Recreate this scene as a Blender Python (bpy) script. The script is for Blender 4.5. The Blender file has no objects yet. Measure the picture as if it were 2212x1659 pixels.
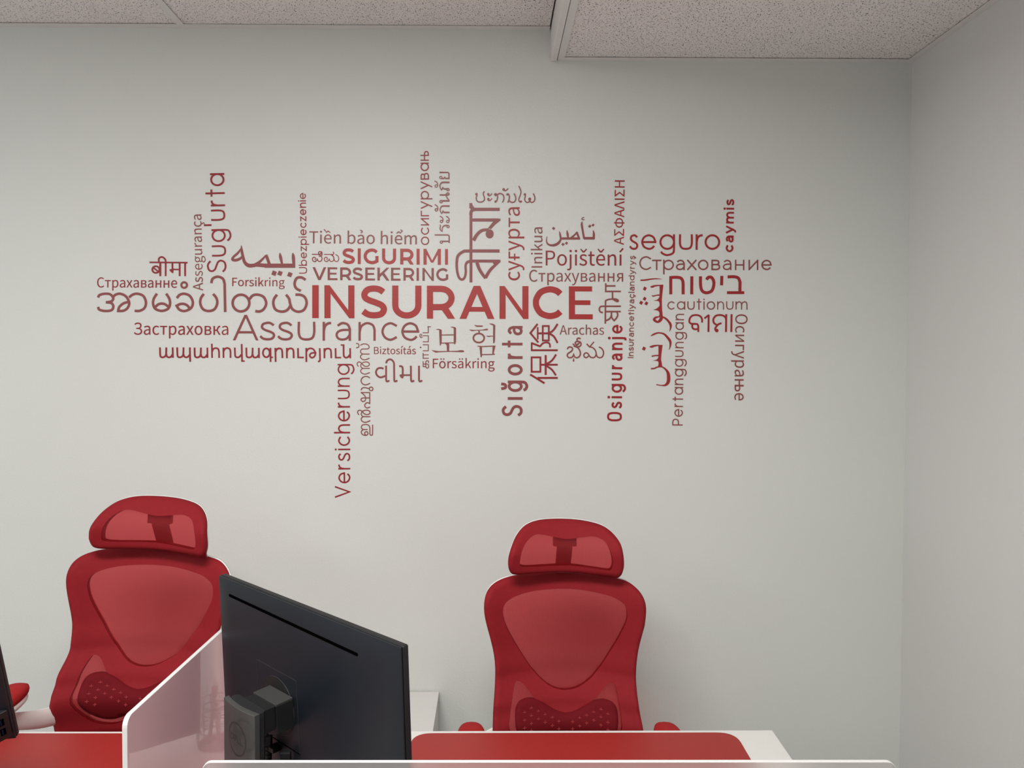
import bpy, bmesh, math, random
import numpy as np
from mathutils import Vector, Matrix
from mathutils.geometry import delaunay_2d_cdt, tessellate_polygon
R = math.radians
scn = bpy.context.scene
col = scn.collection

# ------------------------------------------------------------------ camera
W, H, F = 2212, 1659, 1560.0
CX, CY = 1065.0, 829.5
CAM = Vector((0.0, 0.0, 1.62))
Rm = Matrix.Rotation(-math.atan(10 / F), 3, 'Z') @ Matrix.Rotation(math.pi / 2 - math.atan(41.5 / F), 3, 'X') @ Matrix.Rotation(0.003, 3, 'Z')
cam = bpy.data.cameras.new('camera')
cam.sensor_width = 36.0
cam.lens = F * 36.0 / W
cam.shift_x = (W / 2 - CX) / W
cam.clip_start = 0.05
co = bpy.data.objects.new('camera', cam)
co.matrix_world = Matrix.Translation(CAM) @ Rm.to_4x4()
col.objects.link(co)
scn.camera = co

# ------------------------------------------------------------------ world, lights, exposure
wd = bpy.data.worlds.new('world'); scn.world = wd
wd.use_nodes = True
wd.node_tree.nodes['Background'].inputs[0].default_value = (0.9, 0.95, 1.0, 1)
wd.node_tree.nodes['Background'].inputs[1].default_value = 0.06
scn.view_settings.view_transform = 'Standard'
scn.view_settings.look = 'None'
scn.view_settings.exposure = 0.09
scn.view_settings.gamma = 1.0
scn.view_settings.use_curve_mapping = False
LIGHTS = [(-0.43, 0.60, 60), (-0.43, -1.82, 6), (-2.87, 0.0, 16), (-2.87, -1.82, 8)]
for lx, ly, pw in LIGHTS:
    ld = bpy.data.lights.new('ceiling_lamp', 'AREA')
    ld.shape = 'RECTANGLE'; ld.size = 1.14; ld.size_y = 0.54
    ld.energy = pw; ld.color = (1.0, 0.99, 0.965)
    lo = bpy.data.objects.new('ceiling_lamp', ld)
    lo.location = (lx, ly, 2.725)
    col.objects.link(lo)

wl = bpy.data.lights.new('window_daylight', 'AREA'); wl.shape = 'RECTANGLE'; wl.size = 1.9; wl.size_y = 1.15
wl.energy = 13; wl.color = (0.95, 0.98, 1.0)
wlo = bpy.data.objects.new('window_daylight', wl); wlo.location = (-4.22, 0.15, 1.75); wlo.rotation_euler = (0, R(-90), 0); wlo.rotation_euler = (R(90), 0, R(-90))
col.objects.link(wlo)

# ------------------------------------------------------------------ pixel -> place helpers (2212 x 1659 frame)
def ray(px, py):
    return (Rm @ Vector(((px - CX) / F, -(py - CY) / F, -1.0)))
def on_plane(px, py, p0, n):
    d = ray(px, py)
    return CAM + d * ((p0 - CAM).dot(n) / d.dot(n))
def PY(px, py, y): return on_plane(px, py, Vector((0, y, 0)), Vector((0, 1, 0)))
def PZ(px, py, z): return on_plane(px, py, Vector((0, 0, z)), Vector((0, 0, 1)))

# ------------------------------------------------------------------ materials
def mat(name, color, rough=0.5, metal=0.0, spec=0.5, noise=None, bump=None, trans=0.0, alpha=1.0, coat=0.0, ior=1.45, emit=None, sheen=0.0, wave=None):
    m = bpy.data.materials.new(name); m.use_nodes = True
    nt = m.node_tree; b = nt.nodes['Principled BSDF']
    b.inputs['Base Color'].default_value = (*color, 1)
    b.inputs['Roughness'].default_value = rough
    b.inputs['Metallic'].default_value = metal
    b.inputs['Specular IOR Level'].default_value = spec
    b.inputs['Transmission Weight'].default_value = trans
    b.inputs['Alpha'].default_value = alpha
    b.inputs['Coat Weight'].default_value = coat
    b.inputs['Coat Roughness'].default_value = 0.03
    b.inputs['IOR'].default_value = ior
    b.inputs['Sheen Weight'].default_value = sheen
    if emit:
        b.inputs['Emission Color'].default_value = (*emit[0], 1)
        b.inputs['Emission Strength'].default_value = emit[1]
    tc = nt.nodes.new('ShaderNodeTexCoord')
    h = None
    if noise:   # (scale, amount)
        n = nt.nodes.new('ShaderNodeTexNoise'); n.inputs['Scale'].default_value = noise[0]; n.inputs['Detail'].default_value = 6
        nt.links.new(tc.outputs['Object'], n.inputs['Vector'])
        r = nt.nodes.new('ShaderNodeMapRange'); r.inputs['To Min'].default_value = 1 - noise[1]; r.inputs['To Max'].default_value = 1 + noise[1]
        r.inputs['From Min'].default_value = 0.3; r.inputs['From Max'].default_value = 0.7
        nt.links.new(n.outputs[0], r.inputs[0])
        mx = nt.nodes.new('ShaderNodeVectorMath'); mx.operation = 'SCALE'
        mx.inputs[0].default_value = color
        nt.links.new(r.outputs[0], mx.inputs['Scale'])
        nt.links.new(mx.outputs[0], b.inputs['Base Color'])
    if bump:    # (scale, distance)
        n = nt.nodes.new('ShaderNodeTexNoise'); n.inputs['Scale'].default_value = bump[0]; n.inputs['Detail'].default_value = 3
        nt.links.new(tc.outputs['Object'], n.inputs['Vector'])
        h = n.outputs[0]
    if wave:    # (scale, distance): woven ribs
        n = nt.nodes.new('ShaderNodeTexWave'); n.inputs['Scale'].default_value = wave[0]; n.bands_direction = 'X'
        nt.links.new(tc.outputs['Object'], n.inputs['Vector'])
        n2 = nt.nodes.new('ShaderNodeTexWave'); n2.inputs['Scale'].default_value = wave[0] * 0.7; n2.bands_direction = 'Z'
        nt.links.new(tc.outputs['Object'], n2.inputs['Vector'])
        ad = nt.nodes.new('ShaderNodeMath'); ad.operation = 'ADD'
        nt.links.new(n.outputs['Fac'], ad.inputs[0]); nt.links.new(n2.outputs['Fac'], ad.inputs[1])
        h = ad.outputs[0]
    if h is not None:
        bp = nt.nodes.new('ShaderNodeBump'); bp.inputs['Strength'].default_value = 1.0
        bp.inputs['Distance'].default_value = (bump or wave)[1]
        nt.links.new(h, bp.inputs['Height']); nt.links.new(bp.outputs[0], b.inputs['Normal'])
    return m

M_wall = mat('painted_wall', (0.630, 0.643, 0.617), 0.42, spec=0.55, noise=(1.5, 0.012), bump=(180, 0.0007))
M_wall_r = mat('painted_side_wall', (0.64, 0.635, 0.62), 0.5, spec=0.4, noise=(1.5, 0.012), bump=(160, 0.0006))
M_trim = mat('grid_paint', (0.76, 0.73, 0.71), 0.4, noise=(20, 0.02))
M_plenum = mat('dark_gap', (0.03, 0.03, 0.03), 0.9, noise=(5, 0.1))
M_floor = mat('carpet', (0.46, 0.45, 0.44), 0.95, noise=(60, 0.25), bump=(400, 0.002))
M_base = mat('baseboard_vinyl', (0.25, 0.25, 0.26), 0.5, noise=(10, 0.03))
M_white = mat('white_plastic', (0.80, 0.78, 0.76), 0.3, noise=(8, 0.01))
M_desk = mat('white_laminate', (0.66, 0.655, 0.63), 0.35, noise=(30, 0.01))
M_fabric = mat('red_fabric', (0.22, 0.008, 0.013), 0.75, spec=0.25, noise=(90, 0.05), wave=(420, 0.00004))
M_pad = mat('red_pad_fabric', (0.33, 0.016, 0.017), 0.8, spec=0.2, noise=(90, 0.05), bump=(700, 0.0004))
M_leather = mat('red_leather', (0.29, 0.017, 0.014), 0.38, spec=0.4, noise=(140, 0.03), bump=(900, 0.00015))
M_lumbar = mat('dark_red_pad', (0.13, 0.003, 0.007), 0.8, spec=0.2, noise=(80, 0.05), wave=(420, 0.00004))
M_plus = mat('plus_through_light', (0.33, 0.040, 0.045), 0.8, spec=0.2, noise=(80, 0.05))  # paler red painted in place of light passing through the pad's holes
M_black = mat('black_plastic', (0.010, 0.010, 0.011), 0.48, spec=0.35, noise=(200, 0.08))
M_shell = mat('monitor_shell', (0.008, 0.0105, 0.015), 0.40, spec=0.3, noise=(300, 0.06))
M_gloss = mat('black_gap', (0.001, 0.001, 0.001), 0.9, spec=0.0, noise=(30, 0.1))
M_grey = mat('grey_plastic', (0.050, 0.050, 0.048), 0.38, metal=0.3, noise=(60, 0.015))
M_greyedge = mat('light_grey_plastic', (0.30, 0.30, 0.29), 0.3, metal=0.4, noise=(300, 0.05))
M_darkgrey = mat('dark_grey_plastic', (0.035, 0.035, 0.037), 0.45, noise=(300, 0.1))
M_logo = mat('logo_grey', (0.008, 0.008, 0.008), 0.4, noise=(200, 0.05))
M_blue = mat('usb_blue', (0.003, 0.008, 0.03), 0.6, spec=0.1, noise=(100, 0.1))
M_screen = mat('screen_glass', (0.008, 0.008, 0.01), 0.15, noise=(20, 0.05))
M_metal = mat('steel', (0.55, 0.55, 0.56), 0.3, metal=1.0, noise=(50, 0.05))
M_lamp = mat('lamp_diffuser', (0.9, 0.9, 0.88), 0.5, noise=(5, 0.01), emit=((1, 0.98, 0.94), 4.0))
M_acryl = mat('frosted_acrylic_red_bounce', (0.96, 0.62, 0.66), 0.3, trans=0.25, noise=(3, 0.02), coat=1.0, ior=1.3)  # pink in the base colour stands in for red light from chairs and pads
M_acryl2 = mat('clear_frosted_acrylic', (0.86, 0.82, 0.81), 0.32, trans=0.85, noise=(3, 0.02), coat=0.6, ior=1.3)
M_acryl_edge = mat('acrylic_edge', (0.62, 0.61, 0.60), 0.25, trans=0.15, noise=(30, 0.02))
V = {'X': mat('vinyl_bright', (0.35, 0.024, 0.022), 0.38, noise=(25, 0.04), bump=(200, 0.0003)),
     'B': mat('vinyl_red', (0.29, 0.012, 0.016), 0.42, noise=(25, 0.04), bump=(180, 0.0002)),
     'R': mat('vinyl_dark_red', (0.25, 0.012, 0.020), 0.45, noise=(25, 0.04), bump=(180, 0.0002)),
     'M': mat('vinyl_muted', (0.235, 0.056, 0.056), 0.42, noise=(25, 0.04), bump=(180, 0.0002))}

def mesh_fabric():
    m = bpy.data.materials.new('red_mesh'); m.use_nodes = True
    nt = m.node_tree; b = nt.nodes['Principled BSDF']; out = nt.nodes['Material Output']
    b.inputs['Base Color'].default_value = (0.24, 0.012, 0.018, 1); b.inputs['Roughness'].default_value = 0.7
    tr = nt.nodes.new('ShaderNodeBsdfTransparent'); mx = nt.nodes.new('ShaderNodeMixShader')
    tc = nt.nodes.new('ShaderNodeTexCoord')
    w = nt.nodes.new('ShaderNodeTexWave'); w.inputs['Scale'].default_value = 150; w.bands_direction = 'X'
    w2 = nt.nodes.new('ShaderNodeTexWave'); w2.inputs['Scale'].default_value = 140; w2.bands_direction = 'Z'
    nt.links.new(tc.outputs['Object'], w.inputs['Vector']); nt.links.new(tc.outputs['Object'], w2.inputs['Vector'])
    mu = nt.nodes.new('ShaderNodeMath'); mu.operation = 'MULTIPLY'
    nt.links.new(w.outputs['Fac'], mu.inputs[0]); mu.inputs[1].default_value = 1.0
    r = nt.nodes.new('ShaderNodeMapRange'); r.inputs['To Min'].default_value = 0.64; r.inputs['To Max'].default_value = 0.74
    tr.inputs['Color'].default_value = (1.0, 0.43, 0.45, 1)
    nt.links.new(mu.outputs[0], r.inputs[0]); nt.links.new(r.outputs[0], mx.inputs[0])
    nt.links.new(b.outputs[0], mx.inputs[1]); nt.links.new(tr.outputs[0], mx.inputs[2]); nt.links.new(mx.outputs[0], out.inputs[0])
    return m
M_mesh = mesh_fabric()

def tile_mat():
    m = mat('mineral_tile', (0.60, 0.55, 0.53), 0.9, spec=0.1)
    nt = m.node_tree; b = nt.nodes['Principled BSDF']
    tc = nt.nodes.new('ShaderNodeTexCoord')
    mp = nt.nodes.new('ShaderNodeMapping'); mp.inputs['Scale'].default_value = (1.0, 0.75, 1.0)
    nt.links.new(tc.outputs['Object'], mp.inputs['Vector'])
    n = nt.nodes.new('ShaderNodeTexNoise'); n.inputs['Scale'].default_value = 250; n.inputs['Detail'].default_value = 2.5; n.inputs['Distortion'].default_value = 0.6
    n2 = nt.nodes.new('ShaderNodeTexVoronoi'); n2.inputs['Scale'].default_value = 330
    n3 = nt.nodes.new('ShaderNodeTexNoise'); n3.inputs['Scale'].default_value = 9
    for q in (n, n2, n3): nt.links.new(mp.outputs[0], q.inputs['Vector'])
    r = nt.nodes.new('ShaderNodeMapRange'); r.inputs['From Min'].default_value = 0.60; r.inputs['From Max'].default_value = 0.67
    nt.links.new(n.outputs[0], r.inputs[0])
    r2 = nt.nodes.new('ShaderNodeMapRange'); r2.inputs['From Min'].default_value = 0.20; r2.inputs['From Max'].default_value = 0.12
    nt.links.new(n2.outputs['Distance'], r2.inputs[0])
    r3 = nt.nodes.new('ShaderNodeMapRange'); r3.inputs['From Min'].default_value = 0.42; r3.inputs['From Max'].default_value = 0.55; r3.inputs['To Max'].default_value = 0.6
    nt.links.new(n3.outputs[0], r3.inputs[0])
    mu = nt.nodes.new('ShaderNodeMath'); mu.operation = 'MULTIPLY'
    nt.links.new(r2.outputs[0], mu.inputs[0]); nt.links.new(r3.outputs[0], mu.inputs[1])
    mx = nt.nodes.new('ShaderNodeMath'); mx.operation = 'MAXIMUM'
    nt.links.new(r.outputs[0], mx.inputs[0]); nt.links.new(mu.outputs[0], mx.inputs[1])
    c = nt.nodes.new('ShaderNodeMix'); c.data_type = 'RGBA'
    c.inputs[6].default_value = (0.87, 0.815, 0.795, 1); c.inputs[7].default_value = (0.16, 0.125, 0.12, 1)
    nt.links.new(mx.outputs[0], c.inputs[0]); nt.links.new(c.outputs[2], b.inputs['Base Color'])
    bp = nt.nodes.new('ShaderNodeBump'); bp.inputs['Distance'].default_value = 0.002; bp.invert = True
    nt.links.new(mx.outputs[0], bp.inputs['Height']); nt.links.new(bp.outputs[0], b.inputs['Normal'])
    return m
M_tile = tile_mat()

# ------------------------------------------------------------------ object helpers
def link(name, me, parent=None, m=None, smooth=False, sharp=True):
    o = bpy.data.objects.new(name, me); col.objects.link(o)
    if m is not None and not me.materials: me.materials.append(m)
    if parent: o.parent = parent
    if smooth: me.polygons.foreach_set('use_smooth', [True] * len(me.polygons))
    if smooth and sharp: me.set_sharp_from_angle(angle=R(42))
    return o
def from_bm(name, bm, m, parent=None, smooth=False, bevel=0.0, seg=2):
    bmesh.ops.recalc_face_normals(bm, faces=bm.faces)
    me = bpy.data.meshes.new(name); bm.to_mesh(me); bm.free()
    o = link(name, me, parent, m, smooth)
    if bevel:
        md = o.modifiers.new('bevel', 'BEVEL'); md.width = bevel; md.segments = seg; md.limit_method = 'ANGLE'; md.angle_limit = R(40)
        md.harden_normals = False
    return o
def empty(name, label, cat, loc=(0, 0, 0), rz=0.0, group=None):
    o = bpy.data.objects.new(name, None); col.objects.link(o)
    o.location = loc; o.rotation_euler = (0, 0, rz); o.empty_display_size = 0.05
    o['label'] = label; o['category'] = cat
    if group: o['group'] = group
    return o
def tag(o, label, cat, group=None):
    o['label'] = label; o['category'] = cat
    if group: o['group'] = group
    return o
def structure(o, label=None, cat=None):
    o['kind'] = 'structure'
    if label: o['label'] = label
    if cat: o['category'] = cat
    return o
def box_bm(x0, x1, y0, y1, z0, z1, bm=None):
    bm = bm or bmesh.new()
    vs = [bm.verts.new((x, y, z)) for z in (z0, z1) for y in (y0, y1) for x in (x0, x1)]
    for f in ((0, 2, 3, 1), (4, 5, 7, 6), (0, 1, 5, 4), (2, 6, 7, 3), (0, 4, 6, 2), (1, 3, 7, 5)):
        bm.faces.new([vs[i] for i in f])
    return bm
def prism_bm(pts, vec, bm=None):
    """closed outline of 3D points swept along vec"""
    bm = bm or bmesh.new()
    a = [bm.verts.new(p) for p in pts]; b = [bm.verts.new(Vector(p) + Vector(vec)) for p in pts]
    bm.faces.new(a); bm.faces.new(b[::-1])
    n = len(a)
    for i in range(n): bm.faces.new((a[i], a[(i + 1) % n], b[(i + 1) % n], b[i]))
    return bm
def tube_bm(path, rad, n=10, bm=None, sq=None):
    """tube along path; rad a number or list; sq=(a,b) gives a flat section"""
    bm = bm or bmesh.new(); path = [Vector(p) for p in path]; rings = []
    up0 = Vector((0, 0, 1))
    for i, p in enumerate(path):
        t = (path[min(i + 1, len(path) - 1)] - path[max(i - 1, 0)]).normalized()
        up = up0 if abs(t.dot(up0)) < 0.95 else Vector((0, 1, 0))
        s = t.cross(up).normalized(); u = s.cross(t).normalized()
        r = rad[i] if isinstance(rad, (list, tuple)) else rad
        ra, rb = (r, r) if sq is None else (sq[0] * r, sq[1] * r)
        rings.append([bm.verts.new(p + s * (ra * math.cos(2 * math.pi * k / n)) + u * (rb * math.sin(2 * math.pi * k / n))) for k in range(n)])
    for a, b in zip(rings, rings[1:]):
        for k in range(n): bm.faces.new((a[k], a[(k + 1) % n], b[(k + 1) % n], b[k]))
    bm.faces.new(rings[0][::-1]); bm.faces.new(rings[-1])
    return bm
def lathe_bm(prof, n=24, bm=None, c=(0, 0, 0)):
    bm = bm or bmesh.new(); c = Vector(c)
    rings = [[bm.verts.new(c + Vector((r * math.cos(2 * math.pi * k / n), r * math.sin(2 * math.pi * k / n), z))) for k in range(n)] for r, z in prof]
    for a, b in zip(rings, rings[1:]):
        for k in range(n): bm.faces.new((a[k], a[(k + 1) % n], b[(k + 1) % n], b[k]))
    bm.faces.new(rings[0][::-1]); bm.faces.new(rings[-1])
    return bm
def cr(pts, closed=False, k=6):
    """Catmull-Rom through tuples of any length"""
    n = len(pts); out = []
    if n < 3 and not closed: return list(pts)
    rng = range(n if closed else n - 1)
    for i in rng:
        g = (lambda j: pts[j % n]) if closed else (lambda j: pts[max(0, min(n - 1, j))])
        p0, p1, p2, p3 = g(i - 1), g(i), g(i + 1), g(i + 2)
        for s in range(k):
            t = s / k
            out.append(tuple(0.5 * (2 * b + (c - a) * t + (2 * a - 5 * b + 4 * c - d) * t * t + (3 * b - a - 3 * c + d) * t ** 3) for a, b, c, d in zip(p0, p1, p2, p3)))
    if not closed: out.append(tuple(pts[-1]))
    return out

# ------------------------------------------------------------------ room shell
YW, XR, ZC, ZS = 2.45, PY(1958, 800, 2.45).x, 2.742, 2.641
XL, YB = -4.3, -3.6
XBK = PY(1196, 100, 2.45).x        # bulkhead between the high and the low ceiling
structure(from_bm('wall_back', box_bm(XL - .1, XR + .12, YW, YW + .12, 0, 2.95), M_wall))
structure(from_bm('wall_right', box_bm(XR, XR + .12, YB, YW, 0, 2.95), M_wall_r))
structure(from_bm('wall_left', box_bm(XL - .1, XL, YB, YW, 0, 2.95), M_wall))
win = structure(from_bm('window_1', box_bm(XL + .001, XL + .012, -.85, 1.15, 1.13, 2.37), mat('daylit_pane', (.5, .55, .6), .1, noise=(3, .02), emit=((.85, .93, 1), 1.2))))
_b = bmesh.new()
for q in ((-.92, 1.22, 1.06, 1.13), (-.92, 1.22, 2.37, 2.44), (-.92, -.85, 1.13, 2.37), (1.15, 1.22, 1.13, 2.37), (.13, .17, 1.13, 2.37)): box_bm(XL + .001, XL + .05, q[0], q[1], q[2], q[3], _b)
from_bm('window_frame', _b, M_white, win, bevel=.002)
structure(from_bm('wall_front', box_bm(XL - .1, XR + .12, YB - .1, YB, 0, 2.95), M_wall))
structure(from_bm('floor', box_bm(XL - .1, XR + .12, YB - .1, YW + .12, -.08, 0), M_floor))
structure(from_bm('baseboard_back', box_bm(XL, XR - .012, YW - .01, YW, 0, .1), M_base))
structure(from_bm('baseboard_right', box_bm(XR - .01, XR, YB, YW, 0, .1), M_base))
ceil = structure(from_bm('ceiling', box_bm(XL - .1, XR + .12, YB - .1, YW + .12, 2.85, 2.95), M_plenum))
# tiles and grid; tiles lie 8 mm above the grid flanges
xt = PY(390.5, 66, YW - .02).x
TW, TL_ = 1.2192, 0.6096
tile_cache = {}
def tile(x0, x1, y0, y1, z):
    k = (round(x1 - x0, 3), round(y1 - y0, 3))
    if k not in tile_cache:
        bm = box_bm(-(x1 - x0) / 2, (x1 - x0) / 2, -(y1 - y0) / 2, (y1 - y0) / 2, 0, .016)
        me = bpy.data.meshes.new('ceiling_tile'); bmesh.ops.recalc_face_normals(bm, faces=bm.faces); bm.to_mesh(me); bm.free(); me.materials.append(M_tile)
        tile_cache[k] = me
    o = link('ceiling_tile', tile_cache[k], ceil)
    o.location = ((x0 + x1) / 2, (y0 + y1) / 2, z)
    return o
def bar(x0, x1, y0, y1, z):
    bm = box_bm(x0, x1, y0, y1, z, z + .0015)
    if x1 - x0 < y1 - y0: box_bm((x0 + x1) / 2 - .001, (x0 + x1) / 2 + .001, y0, y1, z + .0015, z + .04, bm)
    else: box_bm(x0, x1, (y0 + y1) / 2 - .001, (y0 + y1) / 2 + .001, z + .0015, z + .04, bm)
    return from_bm('grid_bar', bm, M_trim, ceil)
FL = .012
xs = [XBK - .012, xt, xt - TW, xt - 2 * TW, XL]
ys = [YW - TL_ * i for i in range(10)] + [YB]
tj = random.Random(4)
lit = {(1, 3): 0, (1, 7): 1, (3, 3): 2, (3, 7): 3}
for i in range(4):
    for j in range(10):
        x1, x0, y1, y0 = xs[i], xs[i + 1], ys[j], ys[j + 1]
        skip = any(x0 < lx < x1 and y0 < ly < y1 for lx, ly, _ in LIGHTS)
        if not skip: tile(x0 + .003, x1 - .003, y0 + .003, y1 - .003, ZC + .003 + tj.uniform(0, .0015))
for x in xs[1:4]: bar(x - FL, x + FL, YB, YW - .022, ZC)
for y in ys[2:10]: bar(XL, XBK - .02, y - FL, y + FL, ZC - .0004)      # first cross bar lies a full panel from the wall
bar(XL, XBK - .014, YW - .024, YW, ZC - .0002)
xs2 = [XBK + .012, XR]
for j in range(10): tile(xs2[0] + .012, xs2[1] - .003, ys[j + 1] + .003, ys[j] - .003, ZS + .003 + tj.uniform(0, .001))
bar(XBK + .0125, XBK + .0355, YB, YW - .022, ZS)
bar(XR - .024, XR, YB, YW, ZS)
bar(XBK + .013, XR - .024, YW - .024, YW, ZS - .0002)
for y in ys[2:10]: bar(XBK + .036, XR - .024, y - FL, y + FL, ZS - .0003)
structure(from_bm('trim_bulkhead', box_bm(XBK - .010, XBK + .0105, YB, YW - .001, ZS - .003, ZC + .05), M_trim, bevel=.0015))
for k, (lx, ly, pw) in enumerate(LIGHTS):
    ix = max(i for i in range(4) if xs[i] > lx); jy = max(j for j in range(10) if ys[j] > ly)
    x1, x0, y1, y0 = xs[ix] - .013, xs[ix + 1] + .013, ys[jy] - .013, ys[jy + 1] + .013
    t = empty('ceiling_light', ('recessed rectangular ceiling light panel, ' + ['nearest the lettered wall', 'behind the viewer on the right', 'left of the desks', 'behind the viewer on the left'][k]), 'light', ((x0 + x1) / 2, (y0 + y1) / 2, ZC))
    bpy.data.objects[('ceiling_lamp' if k == 0 else 'ceiling_lamp.%03d' % k)].location = ((x0 + x1) / 2, (y0 + y1) / 2, ZC - .006)
    a, b = (x1 - x0) / 2, (y1 - y0) / 2
    bm = bmesh.new()
    for q in ((-a, a, -b, -b + .02), (-a, a, b - .02, b), (-a, -a + .02, -b + .02, b - .02), (a - .02, a, -b + .02, b - .02)): box_bm(*q, .002, .06, bm)
    from_bm('frame', bm, M_trim, t)
    from_bm('diffuser', box_bm(-a + .02, a - .02, -b + .02, b - .02, .006, .012), M_lamp, t)

# ------------------------------------------------------------------ curved sheets (chair backs, headrests)
def inpoly(x, y, poly):
    c = False; n = len(poly); j = n - 1
    for i in range(n):
        xi, yi = poly[i]; xj, yj = poly[j]
        if (yi > y) != (yj > y) and x < (xj - xi) * (y - yi) / (yj - yi) + xi: c = not c
        j = i
    return c
def segdist(P, poly):
    A = np.array(poly); B = np.roll(A, -1, 0); d = np.full(len(P), 1e9)
    for a, b in zip(A, B):
        ab = b - a; t = np.clip(((P - a) @ ab) / max(ab @ ab, 1e-12), 0, 1)
        d = np.minimum(d, np.hypot(*(P - (a + t[:, None] * ab)).T))
    return d
def sheet(name, outline, holes, surf, thick, m, parent, sp=.009, rnd=0.0, off=0.0):
    """outline/holes: (x,z) loops; surf(x,z)->y; front towards -y"""
    loops = [outline] + holes; verts = []; edges = []
    for lp in loops:
        s = len(verts); verts += [Vector(p) for p in lp]; edges += [(s + i, s + (i + 1) % len(lp)) for i in range(len(lp))]
    x0, x1 = min(p[0] for p in outline), max(p[0] for p in outline); z0, z1 = min(p[1] for p in outline), max(p[1] for p in outline)
    gx, gz = np.meshgrid(np.arange(x0, x1, sp), np.arange(z0, z1, sp)); G = np.stack([gx.ravel(), gz.ravel()], 1)
    G[:, 0] += np.where(((G[:, 1] - z0) / sp).round().astype(int) % 2, sp / 2, 0)
    dm = np.full(len(G), 1e9)
    for lp in loops: dm = np.minimum(dm, segdist(G, lp))
    for (x, z), d in zip(G, dm):
        if d > sp * .45 and inpoly(x, z, outline) and not any(inpoly(x, z, h) for h in holes): verts.append(Vector((x, z)))
    ov, oe, of, *_ = delaunay_2d_cdt(verts, edges, [], 0, 1e-6)
    fs = []
    for f in of:
        cx = sum(ov[i].x for i in f) / 3; cz = sum(ov[i].y for i in f) / 3
        if inpoly(cx, cz, outline) and not any(inpoly(cx, cz, h) for h in holes): fs.append(f)
    P = np.array([[v.x, v.y] for v in ov]); d = segdist(P, outline)
    bm = bmesh.new(); fr = []; bk = []
    for (x, z), dd in zip(P, d):
        y = surf(x, z) + off
        yr = rnd * (1 - math.sqrt(max(0, 1 - (1 - min(dd / rnd, 1)) ** 2))) if rnd else 0
        fr.append(bm.verts.new((x, y + yr, z))); bk.append(bm.verts.new((x, y + max(thick, yr + .002), z)))
    cnt = {}
    for f in fs:
        a, b, c = f
        if ((ov[b].x - ov[a].x) * (ov[c].y - ov[a].y) - (ov[b].y - ov[a].y) * (ov[c].x - ov[a].x)) < 0: a, b, c = a, c, b
        bm.faces.new((fr[a], fr[b], fr[c])); bm.faces.new((bk[a], bk[c], bk[b]))
        for e in ((a, b), (b, c), (c, a)): cnt[e] = 1
    for (a, b) in list(cnt):
        if (b, a) not in cnt:
            if d[a] > sp * .5 and d[b] > sp * .5:      # edge of an opening: its own corner
                q = [bm.verts.new(v.co) for v in (fr[b], fr[a], bk[a], bk[b])]; bm.faces.new(q)
            else: bm.faces.new((fr[b], fr[a], bk[a], bk[b]))
    for v in [v for v in bm.verts if not v.link_faces]: bm.verts.remove(v)
    me = bpy.data.meshes.new(name); bm.to_mesh(me); bm.free()
    return link(name, me, parent, m, True, False)

def soften(lp, n=3):
    for _ in range(n): lp = [tuple((a + 2 * b + c) / 4 for a, b, c in zip(lp[i - 1], lp[i], lp[(i + 1) % len(lp)])) for i in range(len(lp))]
    return lp
def interp(tab, z):
    if z <= tab[0][0]: return tab[0][1]
    for (a, ya), (b, yb) in zip(tab, tab[1:]):
        if z <= b:
            t = (z - a) / (b - a); t = t * t * (3 - 2 * t); return ya + (yb - ya) * t
    return tab[-1][1]
BPROF = [(.46, .045), (.56, -.040), (.645, -.062), (.695, -.040), (.77, .010), (.84, .024), (.94, .020), (1.05, .038)]
BK = [(.50, 1.1), (.56, 1.25), (.645, 1.35), (.80, 1.5), (.95, 1.0), (1.05, .9)]
def back_y(x, z): return interp(BPROF, z) - interp(BK, z) * x * x
HPROF = [(1.005, .040), (1.05, -.008), (1.10, -.014), (1.20, .030)]
def head_y(x, z): return interp(HPROF, z) - .004 - 1.5 * x * x
CR = Vector((PY(1223, 1300, 2.0).x, 2.0, 0))      # right chair: origin on the floor under its back
def to_local(px, py, surf):
    y = 2.0
    for _ in range(4):
        p = PY(px, py, y); y = 2.0 + surf(p.x - CR.x, p.z)
    return (p.x - CR.x, p.z)
def zpts(s, x0, y0, sc, surf):
    return [to_local(x0 + float(a.split(',')[0]) / sc, y0 + float(a.split(',')[1]) / sc, surf) for a in s.split()]
Z5 = (1020, 1100, 5.53); Z6 = (960, 1359, 4.254)
top = zpts('1090,768 800,775 640,785 490,805 330,855 220,930 160,1030 137,1180 155,1330 200,1500', *Z5, back_y)
lft = zpts('430,130 460,270 468,400 462,600 446,760', *Z6, back_y)
rgt = zpts('1801,780 1785,640 1768,450 1770,330 1800,150 1842,0', *Z6, back_y)
rtop = zpts('2070,1400 2090,1240 2075,1110 2010,990 1880,880 1750,843 1550,805 1320,780', *Z5, back_y)
botl = [(-.206, .580), (-.198, .530), (-.165, .492), (-.06, .480), (.06, .480), (.165, .492), (.198, .530), (.206, .580)]
OUT = soften(cr(top + lft + botl + rgt + rtop, True, 4), 5)
SHIELD = cr(zpts('1110,950 900,958 700,985 520,1040 400,1120 367,1220 385,1330', *Z5, back_y)
            + zpts('580,0 650,130 730,260 820,385 910,480 1000,540 1100,562 1210,545 1300,490 1380,410 1470,290 1570,130 1640,0', *Z6, back_y)
            + zpts('1845,1330 1850,1220 1810,1130 1680,1050 1500,1000 1300,963', *Z5, back_y), True, 3)
LOBE_L = cr(zpts('680,478 648,505 625,640 605,780 600,940', *Z6, back_y) + [(-.128, .590), (-.10, .572), (-.06, .570), (-.03, .585), (-.02, .60)] + zpts('960,800 900,690 820,625 740,520', *Z6, back_y), True, 3)
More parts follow.
